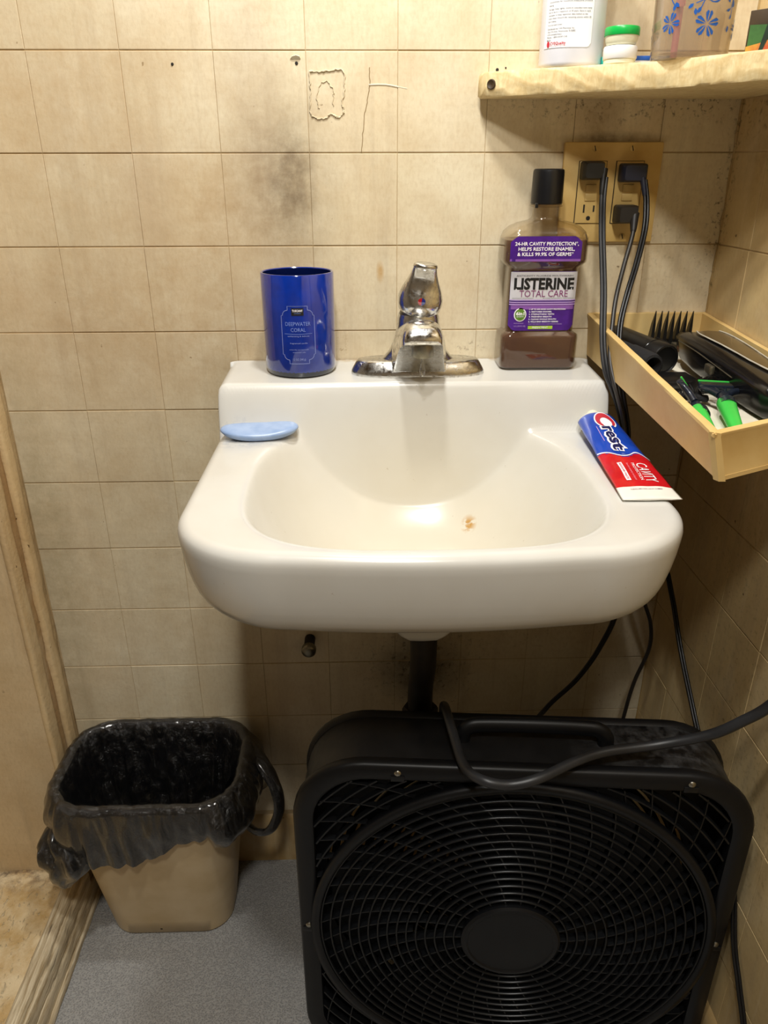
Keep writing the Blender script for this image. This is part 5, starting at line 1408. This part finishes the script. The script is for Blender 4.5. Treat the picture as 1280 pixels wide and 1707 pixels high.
    # blades, motor, rear grille
    for k in range(5):
        a0 = 2 * PI * k / 5 + 0.3; V = []; F = []
        for i in range(13):
            R = 0.045 + (0.235 - 0.045) * i / 12
            for j in range(9):
                u = j / 8; sweep = a0 + (u - 0.5) * (1.30 - 0.12 * (i / 12)) + 0.5 * (i / 12)
                V.append((R * math.cos(sweep), 0.030 + 0.040 * u - 0.010 * math.sin(PI * u), ZC + R * math.sin(sweep)))
        for i in range(12):
            for j in range(8): a = i * 9 + j; F.append((a, a + 1, a + 10, a + 9))
        mesh_obj('blade', V, F, M['fan'], r)
    lathe('motor', [(0.05, -0.09), (0.052, -0.06), (0.045, -0.022), (0.02, -0.018)], M['fan'], r, seg=32, xf=Matrix.Translation((0, 0, ZC)) @ Matrix.Rotation(PI / 2, 4, 'X'))
    rg = bpy.data.objects.new('rear_grille', None); COL.objects.link(rg); rg.parent = r; rg['_local'] = 1
    for i in range(16): ring('grille_ring', 0.03 + 0.0148 * i, 0.0105, D - 0.003, 0.004, M['fan'], rg, 72)
    for i in range(16):
        a = 2 * PI * i / 16
        tube('grille_spoke', [(0.05 * math.cos(a), D - 0.001, ZC + 0.05 * math.sin(a)), (0.252 * math.cos(a), D - 0.001, ZC + 0.252 * math.sin(a))], 0.0018, M['grille'], rg, 6, 1)
    # carrying handle on top
    zt = ZC + H - 0.006
    hx0, hx1 = -0.070, 0.102
    hd = tube('handle', [(hx0, 0.052, zt - 0.004), (hx0 + 0.001, 0.053, zt + 0.010), (hx0 + 0.010, 0.055, zt + 0.019), (hx0 + 0.03, 0.056, zt + 0.021), ((hx0 + hx1) / 2, 0.056, zt + 0.022), (hx1 - 0.03, 0.056, zt + 0.021), (hx1 - 0.010, 0.055, zt + 0.019), (hx1 - 0.001, 0.053, zt + 0.010), (hx1, 0.052, zt - 0.004)], 0.0098, M['fan'], r, 12, 6, 0.75)
    for (x, z) in ((-0.146, ZC + H - 0.011), (0.188, ZC + H - 0.011), (-W + 0.012, ZC + 0.0), (W - 0.012, ZC + 0.0), (-0.146, ZC - H + 0.011), (0.188, ZC - H + 0.011)):
        X = Matrix.Translation((x, -0.0025, z)) @ Matrix.Rotation(PI / 2, 4, 'X')
        box('screw_recess', (x - 0.008, -0.0038, z - 0.012), (x + 0.008, -0.002, z - 0.004), M['grille'], r, 0.0006)
        sc = lathe('screw', [(0.0042, 0), (0.0042, 0.001), (0.0030, 0.0024), (0.001, 0.003)], M['screw'], r, seg=16, xf=X)
    for x in (-0.2, 0.2):
        box('foot', (x - 0.025, -0.012, 0.0), (x + 0.025, D + 0.012, 0.010), M['fan'], r, 0.003)
fan()
o = tube('extension_cord', [(0.488, -0.225, 0.38), (0.487, -0.240, 0.47), (0.484, -0.249, 0.535), (0.483, -0.270, 0.563), (0.487, -0.325, 0.568), (0.495, -0.372, 0.561), (0.512, -0.400, 0.567), (0.541, -0.404, 0.564), (0.574, -0.401, 0.570), (0.619, -0.378, 0.571), (0.657, -0.366, 0.573), (0.718, -0.364, 0.580), (0.766, -0.378, 0.605), (0.790, -0.394, 0.638), (0.806, -0.404, 0.664), (0.822, -0.425, 0.720), (0.834, -0.47, 0.80), (0.841, -0.53, 0.90), (0.8435, -0.58, 1.02), (0.8440, -0.60, 1.25), (0.8440, -0.60, 1.60)], 0.0058, M['cord'], None, 12, 8)
tag(o, 'thick grey extension cord looping over the top front edge of the fan', 'cord')

# ---------------------------------------------------------------- waste bin with bag
BX, BY, BH = 0.046, -0.105, 0.325
def bin_():
    r = thing('waste_bin', 'beige plastic waste bin standing between the fan and the curb', 'waste bin', (BX, BY, 0))
    def lp(w, d, q, z, n=10, dx=0, dy=0): return [(BX + dx + x, BY + dy + y, z) for x, y in rr(w, d, q, n)]
    A = (0.102, 0.060, 0.045); T = (0.138, 0.094, 0.062)
    def at(u): return tuple(a + (b - a) * u for a, b in zip(A, T))
    loops = [lp(A[0] - 0.006, A[1] - 0.006, A[2], 0.0, dy=0.012), lp(A[0], A[1], A[2], 0.004, dy=0.012)]
    for u in (0.1, 0.3, 0.5, 0.7, 0.9, 0.97): loops.append(lp(*at(u), 0.004 + (BH - 0.004) * u, dy=0.012 * (1 - u), dx=0.004 * u))
    loops += [lp(T[0] + 0.004, T[1] + 0.004, T[2], BH - 0.008, dx=0.004), lp(T[0] + 0.005, T[1] + 0.005, T[2], BH, dx=0.004), lp(T[0], T[1], T[2], BH, dx=0.004)]
    for u in (0.9, 0.5, 0.1): a = at(u); loops.append(lp(a[0] - 0.003, a[1] - 0.003, a[2], 0.006 + (BH - 0.006) * u, dy=0.012 * (1 - u), dx=0.004 * u))
    loft('body', loops, M['bin'], r, ang=50)
    lathe('moulding_mark', [(0.0025, 0), (0.0018, 0.0006)], M['pic_brown'], r, seg=10, xf=Matrix.Translation((BX - 0.012, BY - 0.0492, 0.014)) @ Matrix.Rotation(PI / 2, 4, 'X'))
bin_()
def bag():
    r = thing('bin_bag', 'crinkled black plastic bag lining the waste bin and folded over its rim', 'bag', (BX, BY, BH))
    N = 200
    T = (0.138, 0.094, 0.062); cx, cy = BX + 0.004, BY
    per = resample(rr(T[0], T[1], T[2], 14), N)
    V = []; F = []
    rows = 46
    def drop(ang, x, y):
        # length of the outside fold, ragged hem
        f = 0.074
        if y < 0:                                   # front
            u = (x + 0.138) / 0.276
            K = ((0, .080), (.07, .098), (.14, .108), (.3, .112), (.46, .110), (.58, .092), (.68, .070), (1.01, .068))
            for (ua, fa), (ub, fb) in zip(K, K[1:]):
                if ua <= u <= ub: f = fa + (fb - fa) * (u - ua) / (ub - ua)
            f += 0.006 * noise.noise(Vector((u * 16, 0, 1)))
        if x > 0.10: f = 0.085 + 0.01 * noise.noise(Vector((y * 40, 1, 2)))
        return f + 0.002 * noise.noise(Vector((x * 70, y * 70, 0)))
    def sstep1(a, b, x): u = max(0, min(1, (x - a) / (b - a))); return u * u * (3 - 2 * u)
    for k in range(rows + 1):
        for i, p in enumerate(per):
            nrm = Vector((p.x, p.y)).normalized()
            a, b = per[(i + 1) % N], per[i - 1]
            tn = (a - b).normalized(); nv = Vector((tn.y, -tn.x))
            if nv.dot(nrm) < 0: nv = -nv
            s = k / rows
            ph = noise.noise(Vector((p.x * 55, p.y * 55, 0.3))); ph2 = noise.noise(Vector((p.x * 130, p.y * 130, s * 6)))
            if s < 0.5:          # inside, from the bottom up
                u = s / 0.5; z = 0.02 + (BH + 0.004 - 0.02) * u
                off = -0.010 - 0.014 * math.sin(PI * u) * (0.6 + ph) - 0.006 * ph2 * (1 - u * 0.5)
            elif s < 0.58:       # over the rim
                a_ = (s - 0.5) / 0.08 * PI
                off = 0.001 - 0.009 * math.cos(a_) + 0.0025 * ph2; z = BH + 0.004 + 0.008 * math.sin(a_) + 0.002 * ph
            else:
                u = (s - 0.58) / 0.42; dl = drop(0, p.x, p.y); z = BH + 0.004 - dl * u
                off = 0.011 + 0.010 * u * (0.7 + 1.3 * ph) + 0.003 * ph2 - 0.016 * u * u * (1 if p.y < 0 else 0.2)
                if p.x < -0.09: off += 0.010 * math.sin(PI * min(1, u * 1.1))
                if p.x > 0.095: off += 0.014 * math.sin(PI * min(1, u)) + 0.006 * u
            sc_ = 1 - 0.30 * (1 - s / 0.5) if s < 0.5 else 1.0
            sy_ = 1 - 0.48 * (1 - s / 0.5) if s < 0.5 else 1.0
            dy_ = 0.012 * (1 - s / 0.5) if s < 0.5 else 0.0
            y_ = cy + dy_ + p.y * sy_ + nv.y * off
            y_ = min(y_, -0.0025 - 0.001 * (1 + ph)) if z > 0.11 else y_
            x_ = max(cx + p.x * sc_ + nv.x * off, -0.101 if y_ > -0.095 else -0.25)
            V.append((x_, y_, z))
    for k in range(rows):
        for i in range(N):
            j = (i + 1) % N; F.append((k * N + i, k * N + j, (k + 1) * N + j, (k + 1) * N + i))
    mesh_obj('liner', V, F, M['bag'], r)
    # gathered tail hanging at the left
    loops = []; tl = []
    for z, x, y, w, d in ((0.286, -0.083, -0.168, 0.006, 0.016), (0.272, -0.080, -0.176, 0.022, 0.024), (0.252, -0.074, -0.184, 0.036, 0.028), (0.232, -0.068, -0.190, 0.042, 0.028), (0.214, -0.070, -0.192, 0.036, 0.025), (0.196, -0.077, -0.192, 0.025, 0.020), (0.180, -0.083, -0.190, 0.016, 0.014), (0.168, -0.086, -0.188, 0.011, 0.010), (0.162, -0.087, -0.187, 0.007, 0.006)):
        tl.append((z, x, y, w, d))
    for c_ in catmull([(a_[0] * 10, a_[1] * 10, a_[2] * 10) for a_ in tl], 5):
        z, x, y = c_ / 10
        k_ = min(range(len(tl) - 1), key=lambda i_: 0 if tl[i_ + 1][0] <= z <= tl[i_][0] else 1)
        u_ = max(0, min(1, (tl[k_][0] - z) / (tl[k_][0] - tl[k_ + 1][0])))
        w = tl[k_][3] + (tl[k_ + 1][3] - tl[k_][3]) * u_; d = tl[k_][4] + (tl[k_ + 1][4] - tl[k_][4]) * u_
        L = []
        for i in range(64):
            a = 2 * PI * i / 64; q = 1 + 0.28 * noise.noise(Vector((math.cos(a) * 2.2, math.sin(a) * 2.2, z * 30))) + 0.10 * math.sin(5 * a + z * 60) + 0.06 * math.sin(11 * a - z * 90)
            L.append((x + w * q * math.cos(a), y + d * q * math.sin(a), z))
        loops.append(L)
    loft('gathered_tail', loops, M['bag'], r, ang=80)
    # loop handle at the right
    P = [(0.186, -0.060, 0.322), (0.212, -0.085, 0.312), (0.232, -0.105, 0.290), (0.242, -0.118, 0.262), (0.240, -0.126, 0.235), (0.226, -0.130, 0.208), (0.206, -0.128, 0.202), (0.188, -0.118, 0.206)]
    tube('loop_handle', P, lambda u: 0.0150 - 0.0045 * math.sin(PI * u) + 0.0012 * noise.noise(Vector((u * 14, 0, 0))), M['bag'], r, 12, 8, 0.45)
    # side flap to the right
    V = []; F = []
    for k in range(25):
        for i in range(25):
            u, v = i / 24, k / 24
            x = 0.168 + 0.034 * math.sin(PI * min(1, 0.15 + v * 0.7)) * u + 0.006 * noise.noise(Vector((u * 4, v * 5, 0)))
            y = -0.150 + 0.115 * u + 0.008 * noise.noise(Vector((u * 5, v * 4, 3)))
            z = 0.325 - (0.095 + 0.02 * u) * v - 0.004 * u
            V.append((x, y, z))
    for k in range(24):
        for i in range(24): a = k * 25 + i; F.append((a, a + 1, a + 26, a + 25))
    mesh_obj('side_flap', V, F, M['bag'], r)
bag()

for o in bpy.data.objects:
    if '_local' in o: del o['_local']
